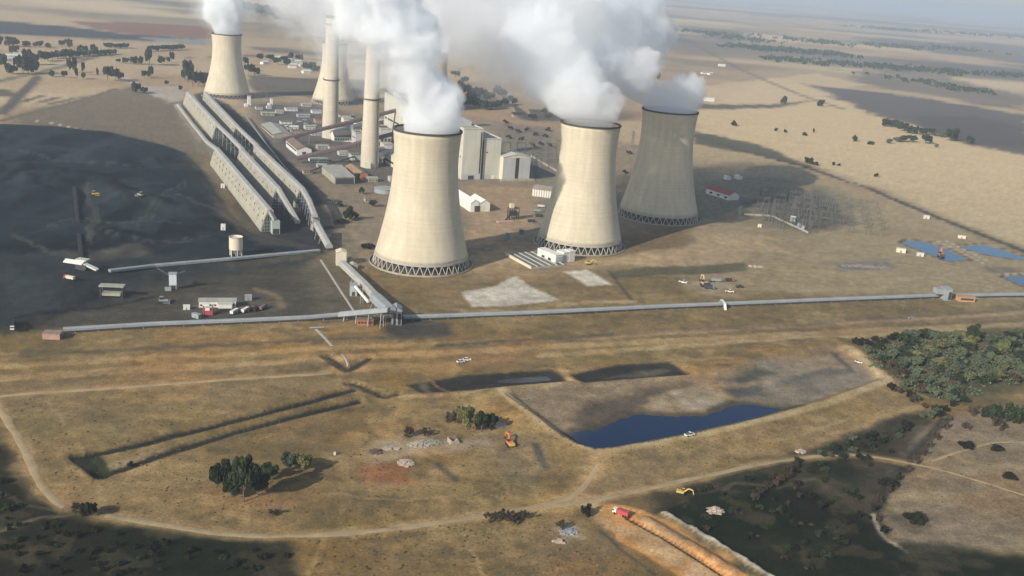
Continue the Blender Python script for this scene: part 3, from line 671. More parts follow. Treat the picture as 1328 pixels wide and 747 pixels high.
# ================================================================== CHIMNEYS
def chimney(base, bw, H, tw, plat, label):
    p = T(*base); k = ppm(p); r0 = bw / 2 / k; r1 = tw / 2 / k
    t = thing('chimney', label, 'chimney', p, 0, 'tall chimneys of the power station')
    prof = [(r0 + (r1 - r0) * i / 12, H * i / 12 - (1 if i == 0 else 0)) for i in range(13)]
    MB().lathe(prof + [(r1 - 1, H), (r1 - 1, H - 6)], 40).build('shaft', STACK, t, smooth=True)
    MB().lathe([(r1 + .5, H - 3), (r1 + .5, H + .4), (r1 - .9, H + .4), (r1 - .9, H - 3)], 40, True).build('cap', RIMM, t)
    for f in plat:
        z = H * f; r = r0 + (r1 - r0) * f
        pl_ = MB().lathe([(r - .1, z), (r + 1.3, z), (r + 1.3, z + .35), (r - .1, z + .35)], 32, True).build('platform', DARKM, t)
        mb = MB().lathe([(r + 1.2, z + .35), (r + 1.3, z + .35), (r + 1.3, z + 1.5), (r + 1.2, z + 1.5)], 32, True); mb.build('railing', DARKM, pl_)
    mb = MB()
    for f in np.linspace(0, .98, 40):
        pass
    an = -.5; rl0 = r0 + .35; rl1 = r1 + .35
    mb.tube((rl0 * math.cos(an), rl0 * math.sin(an), 0), (rl1 * math.cos(an), rl1 * math.sin(an), H), .35, .35, 5); mb.build('ladder', DARKM, t)
    for zf in (.03,):
        z = H * zf; MB().box(-3.5, -r0 - 2.0, 0, 3.5, -r0 + 1.5, 7).build('flue_door_house', CLAD, t)
    return p
chimney((428, 178), 20.5, 168, 16, (.48, .93), 'left one of two tall concrete chimneys, in front of a far cooling tower')
chimney((479, 216), 23, 166, 16.5, (.50, .93), 'right one of two tall concrete chimneys, nearest the big steam column')

# ================================================================== LONG COAL SHEDS
DORM = mat('dusty_vent', (.09, .085, .072), .85, .15, .3)
UA = rad(24.7); U = np.array([math.cos(UA), math.sin(UA)]); V = np.array([-math.sin(UA), math.cos(UA)])
def shed(r0, r1, ndorm, label, zr=18.0, hw=8.2, end=True, rows=1):
    a = G(*r0, z=zr + 2.5); b_ = G(*r1, z=zr + 2.5); d = b_[:2] - a[:2]; L = float(np.hypot(*d)); rz = math.atan2(d[1], d[0]) - math.pi / 2
    t = thing('coal_shed', label, 'coal shed', (a[0], a[1], 0), rz, 'long sheds of the coal store')
    pr = [(-hw, -.6), (-hw, 2.6), (-3.4, zr - 1), (3.4, zr - 1), (hw, 2.6), (hw, -.6)]
    mb = MB(); vs = [(x, y, z) for y in (0, L) for x, z in pr]
    mb.add(vs, [(i, (i + 1) % 6, 6 + (i + 1) % 6, 6 + i) for i in range(6)] + [tuple(range(6))[::-1], tuple(range(6, 12))]); mb.build('wall', SHEDM, t)
    g = MB(); pg = [(-3.0, zr - .98), (-3.0, zr + 2.0), (-1.8, zr + 2.8), (1.8, zr + 2.8), (3.0, zr + 2.0), (3.0, zr - .98)]
    vs = [(x, y, z) for y in (-3, L + 2) for x, z in pg]
    g.add(vs, [(i, (i + 1) % 6, 6 + (i + 1) % 6, 6 + i) for i in range(6)] + [tuple(range(6))[::-1], tuple(range(6, 12))]); g.build('ridge_gallery', SHEDROOF, t)
    sl = (zr - 3.6) / (hw - 3.4)
    dm = None
    for side in (1, -1):
        for i in range(ndorm):
            for row in range(rows):
                y = L * (i + .6 + .25 * row) / ndorm; x0 = side * (4.6 + 1.7 * row); zt_ = zr - 1 - (abs(x0) - 3.4) * sl
                if dm is None or dm[side] is None:
                    m_ = MB(); x1 = side * 3.4; m_.add([(0, -2.0, -.6), (0, 2.0, -.6), (0, 0, 2.3), (-side * 1.9, 0, 2.3)], [(0, 1, 2), (0, 3, 1), (0, 2, 3), (1, 3, 2)])
                    o = m_.build('dormer_vent', DORM, t, (x0, y, zt_)); dm = dm or {1: None, -1: None}; dm[side] = o
                else:
                    o = dm[side].copy(); C.objects.link(o); o.parent = t; o.location = (x0, y, zt_)
    if end:
        m_ = MB()
        for k_ in range(5):
            x = -5 + 2.5 * k_; m_.box(x - .2, L + .05, 0, x + .2, L + .45, max(3, zr - 1.6 - max(0, abs(x) - 3.4) * sl))
        for z in (3, 6, 9): xx = hw - max(0, z - 2.6) / sl - .3; m_.box(-xx, L + .06, z - .2, xx, L + .5, z + .2)
        m_.build('end_frame', STEEL, t)
        MB().add([(-hw + 1, L + .03, .2), (hw - 1, L + .03, .2), (3.2, L + .03, zr - 3), (-3.2, L + .03, zr - 3)], [(0, 1, 2, 3)]).build('open_end', DARKM, t)
    return a, b_
SA = shed((281.5, 191.5), (350, 271.5), 15, 'nearest long coal shed beside the black stockpile', rows=2)
SB = shed((314, 193), (361, 243), 9, 'middle long coal shed between two others, ends lower', hw=7.8)
SC = shed((333, 188), (392, 243), 9, 'long coal shed on the far side of the row, next to the workshops', hw=7.8)
SAU = shed((244, 119), (283, 161), 10, 'upper long coal shed at the edge of the brown field')
SBU = shed((267, 120), (308, 163), 10, 'upper long coal shed nearest the far cooling tower', hw=7.8)

def gallery(label, pts, w_=5.0, h_=3.6, m=None, legs=25, name='conveyor_gallery', cat='conveyor', minz=3.5, group=None, legm=None, shade_skirt=None):
    p0 = np.array(pts[0]); t = thing(name, label, cat, (p0[0], p0[1], hz(p0[0], p0[1])), 0, group)
    base = np.array([p0[0], p0[1], hz(p0[0], p0[1])]); mb = MB()
    pr = [(-w_ / 2, 0), (-w_ / 2, h_ * .78), (-w_ * .3, h_), (w_ * .3, h_), (w_ / 2, h_ * .78), (w_ / 2, 0)]
    for a, b_ in zip(pts[:-1], pts[1:]): mb.extr(pr, np.array(a) - base, np.array(b_) - base)
    mb.build('gallery', m or SHEDROOF, t)
    dn = MB()
    for a, b_ in zip(pts[:-1], pts[1:]):
        a = np.array(a) - base; b2 = np.array(b_) - base; o = np.array([0, 0, -.35]); (dn.beam(a + o, b2 + o, w_ * .8, .6) if not shade_skirt else dn.beam(a + [0, 0, -.62], b2 + [0, 0, -.62], w_ * 1.04, 1.2))  # overland belts: wide dark box standing in for the shaded open underside
    dn.build('truss_or_underside_shade', DARKM, t)
    for a, b_ in zip(pts[:-1], pts[1:]):
        a = np.array(a, float); b2 = np.array(b_, float); L = np.linalg.norm((b2 - a)[:2]); n_ = int(L / legs)
        d = (b2 - a)[:2] / max(L, 1e-6); sd_ = np.array([-d[1], d[0]])
        for i in range(n_):
            q_ = a + (b2 - a) * (i + .5) / n_; g = hz(q_[0], q_[1])
            if q_[2] - g < minz: continue
            lm = MB()
            for s in (-1, 1):
                tp = np.array([q_[0] + sd_[0] * s * w_ * .38, q_[1] + sd_[1] * s * w_ * .38, q_[2] - .5]); ft = np.array([q_[0] + sd_[0] * s * w_ * .62, q_[1] + sd_[1] * s * w_ * .62, g - .3])
                lm.beam(ft - base, tp - base, .5, .5)
            zz = (q_[2] + g) / 2; lm.beam(np.array([q_[0] - sd_[0] * w_ * .5, q_[1] - sd_[1] * w_ * .5, zz]) - base, np.array([q_[0] + sd_[0] * w_ * .5, q_[1] + sd_[1] * w_ * .5, zz]) - base, .35, .35)
            lm.build('trestle', legm or STEEL, t)
    return t
def pz(px, py, z): p = G(px, py, z); return (p[0], p[1], p[2])
gg = 'conveyor galleries among the coal sheds'
gallery('high gallery bridging from the upper field side shed to the middle shed', [(SAU[1][0] + 1, SAU[1][1] - 2, 17.2), pz(299.5, 180, 17.2), (SB[0][0], SB[0][1] + 3.2, 17.2)], group=gg)
gallery('high gallery bridging from the upper shed near the far tower to the workshop side shed', [(SBU[1][0] + 1, SBU[1][1] - 2, 17.2), (SC[0][0], SC[0][1] + 3.2, 17.2)], group=gg)
gallery('gallery sloping from the nearest shed down to a small tower', [(SA[1][0] + 1, SA[1][1] - 2.2, 17.2), pz(357, 288, 10)], group=gg, legs=12)
gallery('gallery sloping from the middle shed down to the ground', [(SB[1][0] + 1, SB[1][1] - 2.2, 17.2), pz(376, 272, 7), pz(386, 290, 1.0)], group=gg, legs=16)
gallery('gallery running on from the workshop side shed to a transfer tower', [(SC[1][0] + 1, SC[1][1] - 2.2, 17.2), pz(401, 262, 16), pz(408.5, 282, 14)], group=gg, legs=14)
gallery('gallery dropping from the transfer tower towards the round cream house', [pz(411, 293, 10), pz(427, 322, 2)], w_=6, group=gg, legs=12)
gallery('long covered belt from the cream house to the corner tower', [pz(444, 344, 2.4), pz(472, 371, 4.0), pz(486, 386, 7)], w_=6.5, h_=4, group=gg, legs=14, m=SHEDROOF)
gallery('upper thin rusty gallery climbing behind both chimneys to the boiler house', [pz(366, 182, 4), pz(434, 165, 22), pz(520, 143, 44)], w_=5.4, h_=4.2, m=BELT, group='rusty coal galleries to the boiler house', legs=55)
gallery('lower thin rusty gallery climbing behind the right chimney to the boiler house', [pz(385, 207, 4), pz(440, 194, 18), pz(524, 171.5, 42)], w_=5.4, h_=4.2, m=BELT, group='rusty coal galleries to the boiler house', legs=50)
gallery('old flat conveyor along the near edge of the coal yard', [tuple(T(142, 354) + [0, 0, .8]), tuple(T(200, 347) + [0, 0, .8]), tuple(T(300, 338) + [0, 0, .8]), pz(414, 326, 1.2)], w_=4, h_=2.0, m=STEEL)
gallery('low grey conveyor along the outer side of the upper coal shed', [tuple(T(231, 138) + [0, 0, 1.2]), tuple(T(248, 161) + [0, 0, 1.2]), tuple(T(268, 187) + [0, 0, 2.5])], w_=5, h_=3, group=gg)
gallery('short sloping conveyor feeding the nearest coal shed from its upper end', [tuple(T(268, 188) + [0, 0, 3]), (SA[0][0] - 1, SA[0][1] + 3, 16.5)], w_=5, h_=3.4, group=gg, legs=14)
def overland(label, px, rise=None, w_=3.3, h_=2.0):
    pts = []
    for a in px: q_ = T(a[0], a[1]); pts.append((q_[0], q_[1], q_[2] + (a[2] if len(a) > 2 else 1.5)))
    # straight pieces of about 50 m so it follows the ground
    out = [pts[0]]
    for a, b_ in zip(pts[:-1], pts[1:]):
        a = np.array(a); b2 = np.array(b_); n_ = max(1, int(np.linalg.norm(b2 - a) / 60))
        for i in range(1, n_ + 1):
            q_ = a + (b2 - a) * i / n_; out.append(tuple(q_))
    return gallery(label, out, w_, h_, GALV, 12, 'overland_conveyor', 'conveyor', .2, 'long hooded overland conveyors', None, True)
overland('long hooded conveyor left of the corner tower, rising to it on legs', [(82, 431.5), (200, 424), (300, 420), (398, 415.5), (440, 413.5, 2.5)])
gallery('raised end of the left hooded conveyor climbing to the corner tower', [tuple(T(440, 414) + [0, 0, 2.4]), pz(504, 404, 13)], w_=4.4, h_=3.0, m=GALV, legs=9, group='long hooded overland conveyors')
overland('very long hooded conveyor running right from the corner tower', [(523, 415), (700, 408.5), (860, 400.5), (1050, 392.5), (1216, 386)], w_=3.4)
overland('short hooded conveyor at the right edge beyond the small drive house', [(1240, 386), (1290, 385.2), (1345, 384.5)], w_=3.4)

# ================================================================== BUILDINGS
def frame(c0, rz): return np.array([math.cos(rz), math.sin(rz)]), np.array([-math.sin(rz), math.cos(rz)])
def bldg(name, label, cat, FL, rx, top, depth, wall, roof='flat', rm=None, rise=None, wins=(), strips=(), door=None, rz=UA, along='y', group=None, parapet=True, extra=None, base=None):
    p = T(*FL); u, v = frame(p, rz); w_ = solve_w(p, u, rx)
    H = top if isinstance(top, float) else solve_h(p, top)
    if roof != 'flat' and not isinstance(top, float): H = H
    t = thing(name, label, cat, (p[0], p[1], hz(p[0], p[1])), rz, group)
    rm = rm or GREYROOF
    wb = MB(); wb.box(0, 0, -1, w_, depth, H)
    rise = rise if rise is not None else (w_ if along == 'y' else depth) * .22
    if roof == 'gable':
        if along == 'y':
            for yy in (0, depth): pass
            wb.add([(0, 0, H), (w_, 0, H), (w_ / 2, 0, H + rise), (0, depth, H), (w_, depth, H), (w_ / 2, depth, H + rise)], [(0, 1, 2), (3, 5, 4), (0, 2, 5, 3), (1, 4, 5, 2)])
        else:
            wb.add([(0, 0, H), (0, depth, H), (0, depth / 2, H + rise), (w_, 0, H), (w_, depth, H), (w_, depth / 2, H + rise)], [(0, 2, 1), (3, 4, 5), (0, 3, 5, 2), (1, 2, 5, 4)])
    wb.build('wall', wall, t)
    if roof == 'gable': MB().gable(0, 0, w_, depth, H + .02, rise, min(.8, w_ * .05), along, .3).build('roof', rm, t)
    elif roof == 'mono':
        o = .5; MB().add([(-o, -o, H + .05), (w_ + o, -o, H + .05), (w_ + o, depth + o, H + rise), (-o, depth + o, H + rise), (-o, -o, H + .4), (w_ + o, -o, H + .4), (w_ + o, depth + o, H + rise + .35), (-o, depth + o, H + rise + .35)],
                         [(3, 2, 1, 0), (4, 5, 6, 7), (0, 1, 5, 4), (1, 2, 6, 5), (2, 3, 7, 6), (3, 0, 4, 7)]).build('roof', rm, t)
    else:
        r_ = MB().box(-.25, -.25, H + .01, w_ + .25, depth + .25, H + .5).build('roof', rm, t)
        if parapet and H > 15:
            q_ = MB(); hh = 1.2
            q_.box(-.3, -.3, H + .5, w_ + .3, .3, H + .5 + hh).box(-.3, depth - .3, H + .5, w_ + .3, depth + .3, H + .5 + hh).box(-.3, .3, H + .5, .3, depth - .3, H + .5 + hh).box(w_ - .3, .3, H + .5, w_ + .3, depth - .3, H + .5 + hh)
            q_.build('parapet', wall, r_)
    # strips: (face, from, to, z0, z1, material, part) in fractions; face f = front, l = left side
    for fc, a, b_, z0, z1, m, nm in strips:
        if fc == 'f': MB().box(a * w_, -.12, z0 * H, b_ * w_, .02, z1 * H).build(nm, m, t)
        elif fc == 'l': MB().box(-.12, a * depth, z0 * H, .02, b_ * depth, z1 * H).build(nm, m, t)
        elif fc == 'r': MB().box(w_ - .02, a * depth, z0 * H, w_ + .12, b_ * depth, z1 * H).build(nm, m, t)
    for fc, n_, zc, ww, hh in wins:
        Lf = w_ if fc == 'f' else depth
        for i in range(n_):
            s = Lf * (i + .5) / n_
            if fc == 'f': MB().box(s - ww / 2, -.08, zc, s + ww / 2, .02, zc + hh).build('window', GLASS, t)
            else: MB().box(-.08, s - ww / 2, zc, .02, s + ww / 2, zc + hh).build('window', GLASS, t)
    if door:
        fc, s, ww, hh = door
        if fc == 'f': MB().box(s * w_ - ww / 2, -.1, 0, s * w_ + ww / 2, .03, hh).build('door', DARKM, t)
        else: MB().box(-.1, s * depth - ww / 2, 0, .03, s * depth + ww / 2, hh).build('door', DARKM, t)
    if extra: extra(t, w_, depth, H)
    DIM.append((label[:40], round(w_, 1), depth, round(H, 1)))
    return t
DIM = []
def bh_extra(t, w_, d, H):
    for i in range(4): MB().box(w_ * .2, d * (.08 + .24 * i), H + .52, w_ * .8, d * (.2 + .24 * i), H + 6).build('roof_monitor', GREYCLAD, t)
    MB().box(w_ * .35, -.3, 0, w_ * .65, .05, 5).build('door', DARKM, t)
    for i in range(11): MB().box(-.2, d * (i + .3) / 11, H * .12, .02, d * (i + .42) / 11, H * .92).build('pilaster', CLAD2, t)
bldg('boiler_house', 'huge pale boiler house stretching back behind the nearest tower', 'power station', (598, 233), 622.5, 168, 330.0, CLAD, strips=[('f', 0, 1, .0, .11, GREYCLAD, 'plinth'), ('f', .9, .97, .12, .95, GLASS, 'window_strip'), ('l', .02, .98, .42, .46, DARKM, 'window_strip')], extra=bh_extra)
bldg('turbine_hall', 'greenish white hall between the boiler house and the grey fronted block', 'power station', (623.5, 232), 647, 181, 300.0, CLAD, strips=[('f', .08, .5, .0, .1, GREYCLAD, 'plinth'), ('f', .0, .06, .02, .98, DARKM, 'downpipe'), ('f', .2, .3, .66, .69, DARKM, 'louvre'), ('f', .55, .72, 0, .09, WHITE, 'door')])
def b3x(t, w_, d, H):
    a = MB().box(w_ * .12, d * .35, H + .3, w_ * .42, d * .62, H + 13); a.build('penthouse', CREAMV, t)
    for i in range(8): MB().box(w_ * .475, -.3, H * (.06 + .115 * i), w_ * .575, -.1, H * (.06 + .115 * i) + H * .06).build('window', GLASS, t)
    MB().box(-3, -6, -.5, w_ + 5, -.5, 2.2).build('plinth', BASIN, t)
CREAMV = CLAD2
bldg('unloading_block', 'grey fronted block with one dark window column and a rooftop box', 'power station', (651, 234), 686, 204, 52.0, CLAD2, roof='gable', rise=3.5, along='y', rm=CLAD, strips=[('f', .0, .44, .0, .985, GREYCLAD, 'panel'), ('f', .6, 1.0, 0, .985, GREYCLAD, 'panel'), ('f', .455, .59, .03, .97, DARKM, 'window_strip')], extra=b3x)
gw = 'workshops and stores of the station'
bldg('workshop', 'long grey green roofed workshop nearest the upper coal shed', 'workshop', (355, 179.5), 378, 5.5, 92.0, SHEDM, 'gable', GREYROOF, 3, strips=[('l', .05, .95, .45, .75, GLASS, 'window_strip')], group=gw)
bldg('workshop', 'brown roofed white walled workshop below the rusty galleries', 'workshop', (385, 202), 404, 8.0, 68.0, WHITE, 'gable', BROWNROOF, 4, strips=[('l', .05, .95, .55, .8, GLASS, 'window_strip')], door=('f', .5, 5, 5), group=gw)
bldg('store_shed', 'wide pale roofed shed with an open dark front', 'shed', (434, 239), 460, 8.0, 62.0, SHEDM, 'mono', GREYROOF, 2.0, strips=[('f', .05, .95, .03, .85, DARKM, 'opening')], group=gw)
bldg('store_shed', 'rust brown roofed shed beside the pale open fronted shed', 'shed', (463, 234), 477, 7.0, 52.0, BRICK, 'gable', mat('rust_roof', (.30, .20, .12), .85, .25, .2), 2.5, group=gw)
bldg('office_hall', 'dark pitched roof hall with white windows between the chimneys', 'hall', (434, 184), 460, 7.0, 26.0, WHITE, 'gable', mat('slate_roof', (.11, .10, .10), .8, .2, .2), 7, wins=[('f', 8, 2.2, 1.8, 2.6)], along='x', group=gw)
bldg('ash_house', 'low cream wing at the foot of the boiler house beside the nearest tower', 'annex', (512, 219), 521, 13.0, 70.0, CLAD2, 'gable', CLAD, 3, strips=[('l', .1, .9, .3, .5, GLASS, 'window_strip')])
bldg('electrical_house', 'small pale green house under the lower rusty gallery', 'building', (456, 208), 469, 7.0, 16.0, mat('pale_green_render', (.38, .44, .38), .8, .1, .2), 'flat', BROWNROOF, strips=[('f', .1, .35, .05, .6, WHITE, 'door')], group=gw)
bldg('canteen', 'long low white building under the lower rusty gallery', 'building', (402, 210), 426, 3.5, 10.0, WHITE, 'flat', GREYROOF, wins=[('f', 8, 1.2, 1.5, 1.2)], group=gw)
for FL, rx, H, d, m, rm, lb in [
    ((371, 144), 386, 4.0, 14.0, WHITE, GALV, 'small white building in the yard right of the far tower, biggest of three'),
    ((386, 152), 402, 3.5, 10.0, GREYCLAD, GALV, 'low grey shed with bright roof beyond the workshop'),
    ((364, 161), 379, 4.0, 9.0, WHITE, BROWNROOF, 'low brown roofed hut end on to the grey green workshop'),
    ((371, 168), 387, 4.0, 9.0, WHITE, WHITE, 'bright white hut just above the upper rusty gallery'),
    ((405, 147), 417, 4.0, 12.0, WHITE, GALV, 'white hut just left of the left chimney'),
    ((392, 138), 404, 3.5, 12.0, GREYCLAD, GREYROOF, 'grey hut in front of the half hidden far tower'),
    ((340, 150), 356, 4.0, 14.0, SHEDM, GREYROOF, 'drab low shed next to the upper coal sheds'),
    ((440, 152), 455, 4.0, 16.0, CLAD, BROWNROOF, 'tan building with brown roof right of the left chimney'),
    ((448, 174), 462, 6.0, 20.0, CLAD, GREYROOF, 'pale shed between the chimneys behind the dark roofed hall'),
    ((494, 167), 503, 12.0, 20.0, CLAD2, CLAD, 'cream annex just right of the right chimney'),
    ((440, 229), 447, 4.0, 9.0, WHITE, GREYROOF, 'tiny white hut in front of the pale open fronted shed'),
    ((498, 196), 509, 9.0, 20.0, GREYCLAD, GREYROOF, 'grey roofed annex between right chimney and nearest tower')]:
    bldg('yard_hut', lb, 'hut', FL, rx, H, d, m, 'gable', rm, 1.2, wins=[('f', 3, 1.2, 1.4, 1.2)], along='x', group='small huts in the station yard')
def slim(label, px, h, w_=5): 
    p = T(*px); t = thing('lift_tower', label, 'tower', p, UA); MB().box(-w_ / 2, -w_ / 2, -1, w_ / 2, w_ / 2, h).build('wall', WHITE, t); MB().box(-w_ / 2 - .4, -w_ / 2 - .4, h + .01, w_ / 2 + .4, w_ / 2 + .4, h + .7).build('roof', GREYROOF, t)
    MB().box(-w_ * 1.5, -w_, -1, -w_ / 2 - .02, w_, 4).build('annex', WHITE, t)
slim('slim white tower at the end of the upper coal sheds', (323, 138), 17)
slim('short pale tower in the yard, right of the slim white one', (352, 137), 12, 4)
# barns between the towers
bldg('barn', 'larger of two white gabled barns beside the nearest tower', 'barn', (610, 275), 621, 9.0, 68.0, WHITE, 'gable', WHITE, 4, door=('f', .78, 6, 6.5), group='white barns')
bldg('barn', 'smaller white barn with rounded look, right of the larger barn', 'barn', (622, 274.5), 635, 8.5, 30.0, WHITE, 'gable', mat('greenish_white_sheet', (.62, .66, .60), .6, .08, .2), 4, strips=[('f', .05, .5, .02, .8, CLAD2, 'door')], group='white barns')
def pan(t, w_, d, H):
    for i in range(9): MB().box(w_ * (i + .1) / 9, -.25, .2, w_ * (i + .72) / 9, -.02, H * .95).build('panel', WHITE, t)
bldg('filter_house', 'low house with white upright panels beside the shaded tower edge', 'building', (690, 254), 718, 8.5, 26.0, mat('tan_render', (.36, .31, .24), .85, .1, .2), 'gable', mat('tan_roof', (.34, .29, .23), .85, .15, .2), 2, along='x', extra=pan, rz=rad(-14))
bldg('water_works', 'white pump house on the edge of the settling basins', 'building', (720, 343), 729, 8.0, 26.0, WHITE, 'flat', WHITE, strips=[('f', .1, .9, .1, .8, GREYCLAD, 'shutter'), ('l', .25, .4, .2, .5, GLASS, 'window'), ('l', .6, .75, .2, .5, GLASS, 'window')], rz=rad(38))
bldg('water_works', 'narrow white house next to the white pump house', 'building', (730, 341), 738, 9.0, 10.0, WHITE, 'flat', WHITE, strips=[('f', .1, .5, .05, .8, GREYCLAD, 'shutter')], rz=rad(38))
bldg('dosing_tower', 'white block closest to the columns of the pale tower', 'building', (738, 340), 745, 9.5, 8.0, WHITE, 'flat', WHITE, rz=rad(38))
# red roofed house by the switchyard
bldg('control_house', 'white house with dark red roof at the edge of the switchyard shade', 'house', (945, 260), 958, 6.0, 42.0, WHITE, 'gable', REDROOF, 4, strips=[('l', .08, .2, .25, .6, GLASS, 'window'), ('l', .4, .52, .25, .6, GLASS, 'window'), ('l', .72, .84, .25, .6, GLASS, 'window')], rz=rad(32))
bldg('substation_hut', 'white hut in the shade beyond the red roofed house', 'hut', (943, 233.5), 947.5, 4.0, 10.0, WHITE, 'gable', WHITE, 1, rz=rad(20), group='white huts by the switchyard')
bldg('substation_hut', 'white hut in the sun just beyond the switchyard shade', 'hut', (957, 233), 963, 4.0, 10.0, WHITE, 'gable', WHITE, 1.4, rz=rad(20), group='white huts by the switchyard')
# houses and huts elsewhere
bldg('drive_house', 'pale blue transfer house in the right part of the long conveyor', 'conveyor house', (1224, 389.5), 1233, 10.0, 9.0, GALV, 'flat', GALV, strips=[('f', .55, .95, .05, .75, DARKM, 'opening')], rz=rad(8), extra=lambda t, w_, d, H: MB().box(-7, 1, 5, .0, d - 1, H - .5).build('chute_house', GALV, t))
bldg('motor_shed', 'low orange brown shed beside the pale blue transfer house', 'shed', (1243, 391), 1264, 4.2, 6.0, mat('orange_brown_render', (.46, .25, .13), .9, .15, .3), 'flat', mat('orange_brown_roof', (.38, .25, .16), .9, .15, .3), strips=[('f', .12, .9, .35, .75, DARKM, 'opening')], rz=rad(5))
bldg('brick_shed', 'small red brick shed under the raised conveyor by the corner tower', 'shed', (463.5, 422.5), 484, 4.2, 7.0, BRICK, 'flat', BROWNROOF, wins=[('f', 5, 1.6, 1.4, 1.4)], rz=rad(14))
bldg('brick_shed', 'dusty pink shed at the left end of the hooded conveyor', 'shed', (55, 440), 77.5, 3.6, 6.5, mat('dusty_pink_render', (.38, .24, .18), .9, .2, .3), 'flat', mat('dusty_roof', (.24, .20, .15), .9, .2, .3), strips=[('r', .2, .8, .1, .7, REDP, 'door')], rz=rad(7))
bldg('pump_hut', 'small drab hut between the cream house and nearest tower', 'hut', (455, 350), 464, 3.5, 8.0, SHEDM, 'gable', GREYROOF, 1.2, rz=rad(20), group='pump huts by the covered belt')
bldg('pump_hut', 'smaller shaded hut behind the drab hut by the nearest tower', 'hut', (452, 342.5), 459, 3.2, 6.0, BASIN, 'gable', BROWNROOF, 1.2, rz=rad(20), group='pump huts by the covered belt')
# ================================================================== CONVEYOR HOUSES AND TANKS
gh = 'conveyor transfer houses'
bldg('corner_tower', 'tall blue grey corner tower where both long conveyors meet', 'conveyor house', (507.5, 421.5), 520.5, 403, 11.0, GALV, 'gable', GALV, 2.2, strips=[('f', .18, .42, .03, .82, DARKM, 'opening'), ('f', .62, .92, .03, .8, GLASS, 'opening')], rz=rad(10), along='y', group=gh)
bldg('transfer_house', 'windowless cream house at the top of the covered belt', 'conveyor house', (436, 344.5), 449, 328, 9.0, CLAD2, 'gable', CLAD2, 1.6, strips=[('f', .4, .6, .02, .3, DARKM, 'door')], group=gh, rz=rad(14))
bldg('transfer_house', 'grey green house left of the covered belt, joined by a white pipe', 'conveyor house', (453.5, 384), 463, 370, 7.0, mat('pale_green_sheet', (.36, .42, .39), .7, .1, .2), 'flat', GALV, strips=[('f', .3, .7, .02, .4, DARKM, 'opening')], group=gh, rz=rad(10))
bldg('transfer_house', 'pale transfer tower between the row of coal sheds and the cream house', 'conveyor house', (405.5, 300), 414.5, 284, 9.0, SHEDROOF, 'flat', SHEDROOF, strips=[('f', .1, .9, .02, .4, DARKM, 'opening'), ('l', .2, .8, .55, .75, GLASS, 'window_strip')], group=gh)
bldg('transfer_house', 'small transfer tower at the low end of the nearest coal shed', 'conveyor house', (353, 304), 363, 288, 8.0, mat('pale_green_sheet', (.36, .42, .39)), 'flat', SHEDROOF, strips=[('f', .1, .9, .02, .45, DARKM, 'opening')], group=gh)
gallery('wide rounded hood between the covered belt and the corner tower', [pz(487, 389, 6), pz(505, 406, 9.5)], w_=9, h_=5, m=GALV, legs=9)
t = gallery('slanting white pipe from the covered belt to the grey green house', [pz(461, 373, 9), pz(478, 393, 4)], w_=1.8, h_=1.6, m=WHITE, legs=14, name='chute_pipe', cat='pipe')

p = T(306, 331.5); k = ppm(p); r = 8.3 / k; H = solve_h(p, 307)
t = thing('water_tank', 'round pale water tank on legs at the edge of the coal yard', 'tank', p)
MB().lathe([(.05, 5.6), (r, 5.8), (r, H), (r - .35, H), (r - .35, H - 1.2), (.05, H - 1.0)], 32).build('drum', CLAD2, t, smooth=False)
MB().lathe([(r + .02, H - .3), (r + .3, H - .3), (r + .3, H + .25), (r + .02, H + .25)], 32, True).build('rim', BASIN, t)
lg = None
for i in range(6):
    a = i * math.pi / 3
    if lg is None: lg = MB().box(r - 1.1, -.4, -1, r - .3, .4, 5.9).build('leg', CLAD2, t)
    else:
        c = lg.copy(); C.objects.link(c); c.parent = t; c.rotation_euler = (0, 0, a)
MB().tube((0, 0, -.5), (0, 0, 5.8), .6, .6, 8).build('riser_pipe', STEEL, t)
p = T(498.5, 249); k = ppm(p); r = 13 / k
t = thing('storage_tank', 'low wide silver tank beside the nearest tower', 'tank', p)
MB().lathe([(r, -.5), (r, 4.6), (r + .2, 4.7), (.05, 5.9)], 40).build('drum', GALV, t); MB().lathe([(r + .02, 4.3), (r + .35, 4.3), (r + .35, 4.8), (r + .02, 4.8)], 40, True).build('rim', STEEL, t)

# settling basins in front of the pale tower
a = G(688, 349); rzb = math.atan2(*(G(688, 349) - G(655, 331))[[1, 0]]) ; Lb = np.linalg.norm((G(688, 349) - G(655, 331))[:2])
o0 = G(655, 331); t = thing('settling_basins', 'row of long concrete settling basins with a pale front wall', 'basins', (o0[0], o0[1], hz(o0[0], o0[1])), rzb)
d2 = G(722, 341) - G(688, 349); Wd = float(np.linalg.norm(d2[:2]))
mb = MB(); mb.box(0, 0, -1.5, Lb, 1, 2.4); mb.build('front_wall', CLAD2, t)
mb = MB(); mb.box(0, 1.02, -1.5, Lb, Wd, 1.2); mb.build('slab', BASIN, t)
WETM = mat('wet_sludge', (.10, .115, .10), .4, .25, .15)
for i in range(5):
    f0 = 1.5 + (Wd - 2) * i / 5; f1 = 1.5 + (Wd - 2) * (i + .78) / 5
    MB().box(1, f0, 1.1, Lb - 1, f1, 1.26).build('basin', WETM, t)
    MB().box(0, f1 + .2, 1.21, Lb, f1 + .8, 2.0).build('walkway', COLM, t)
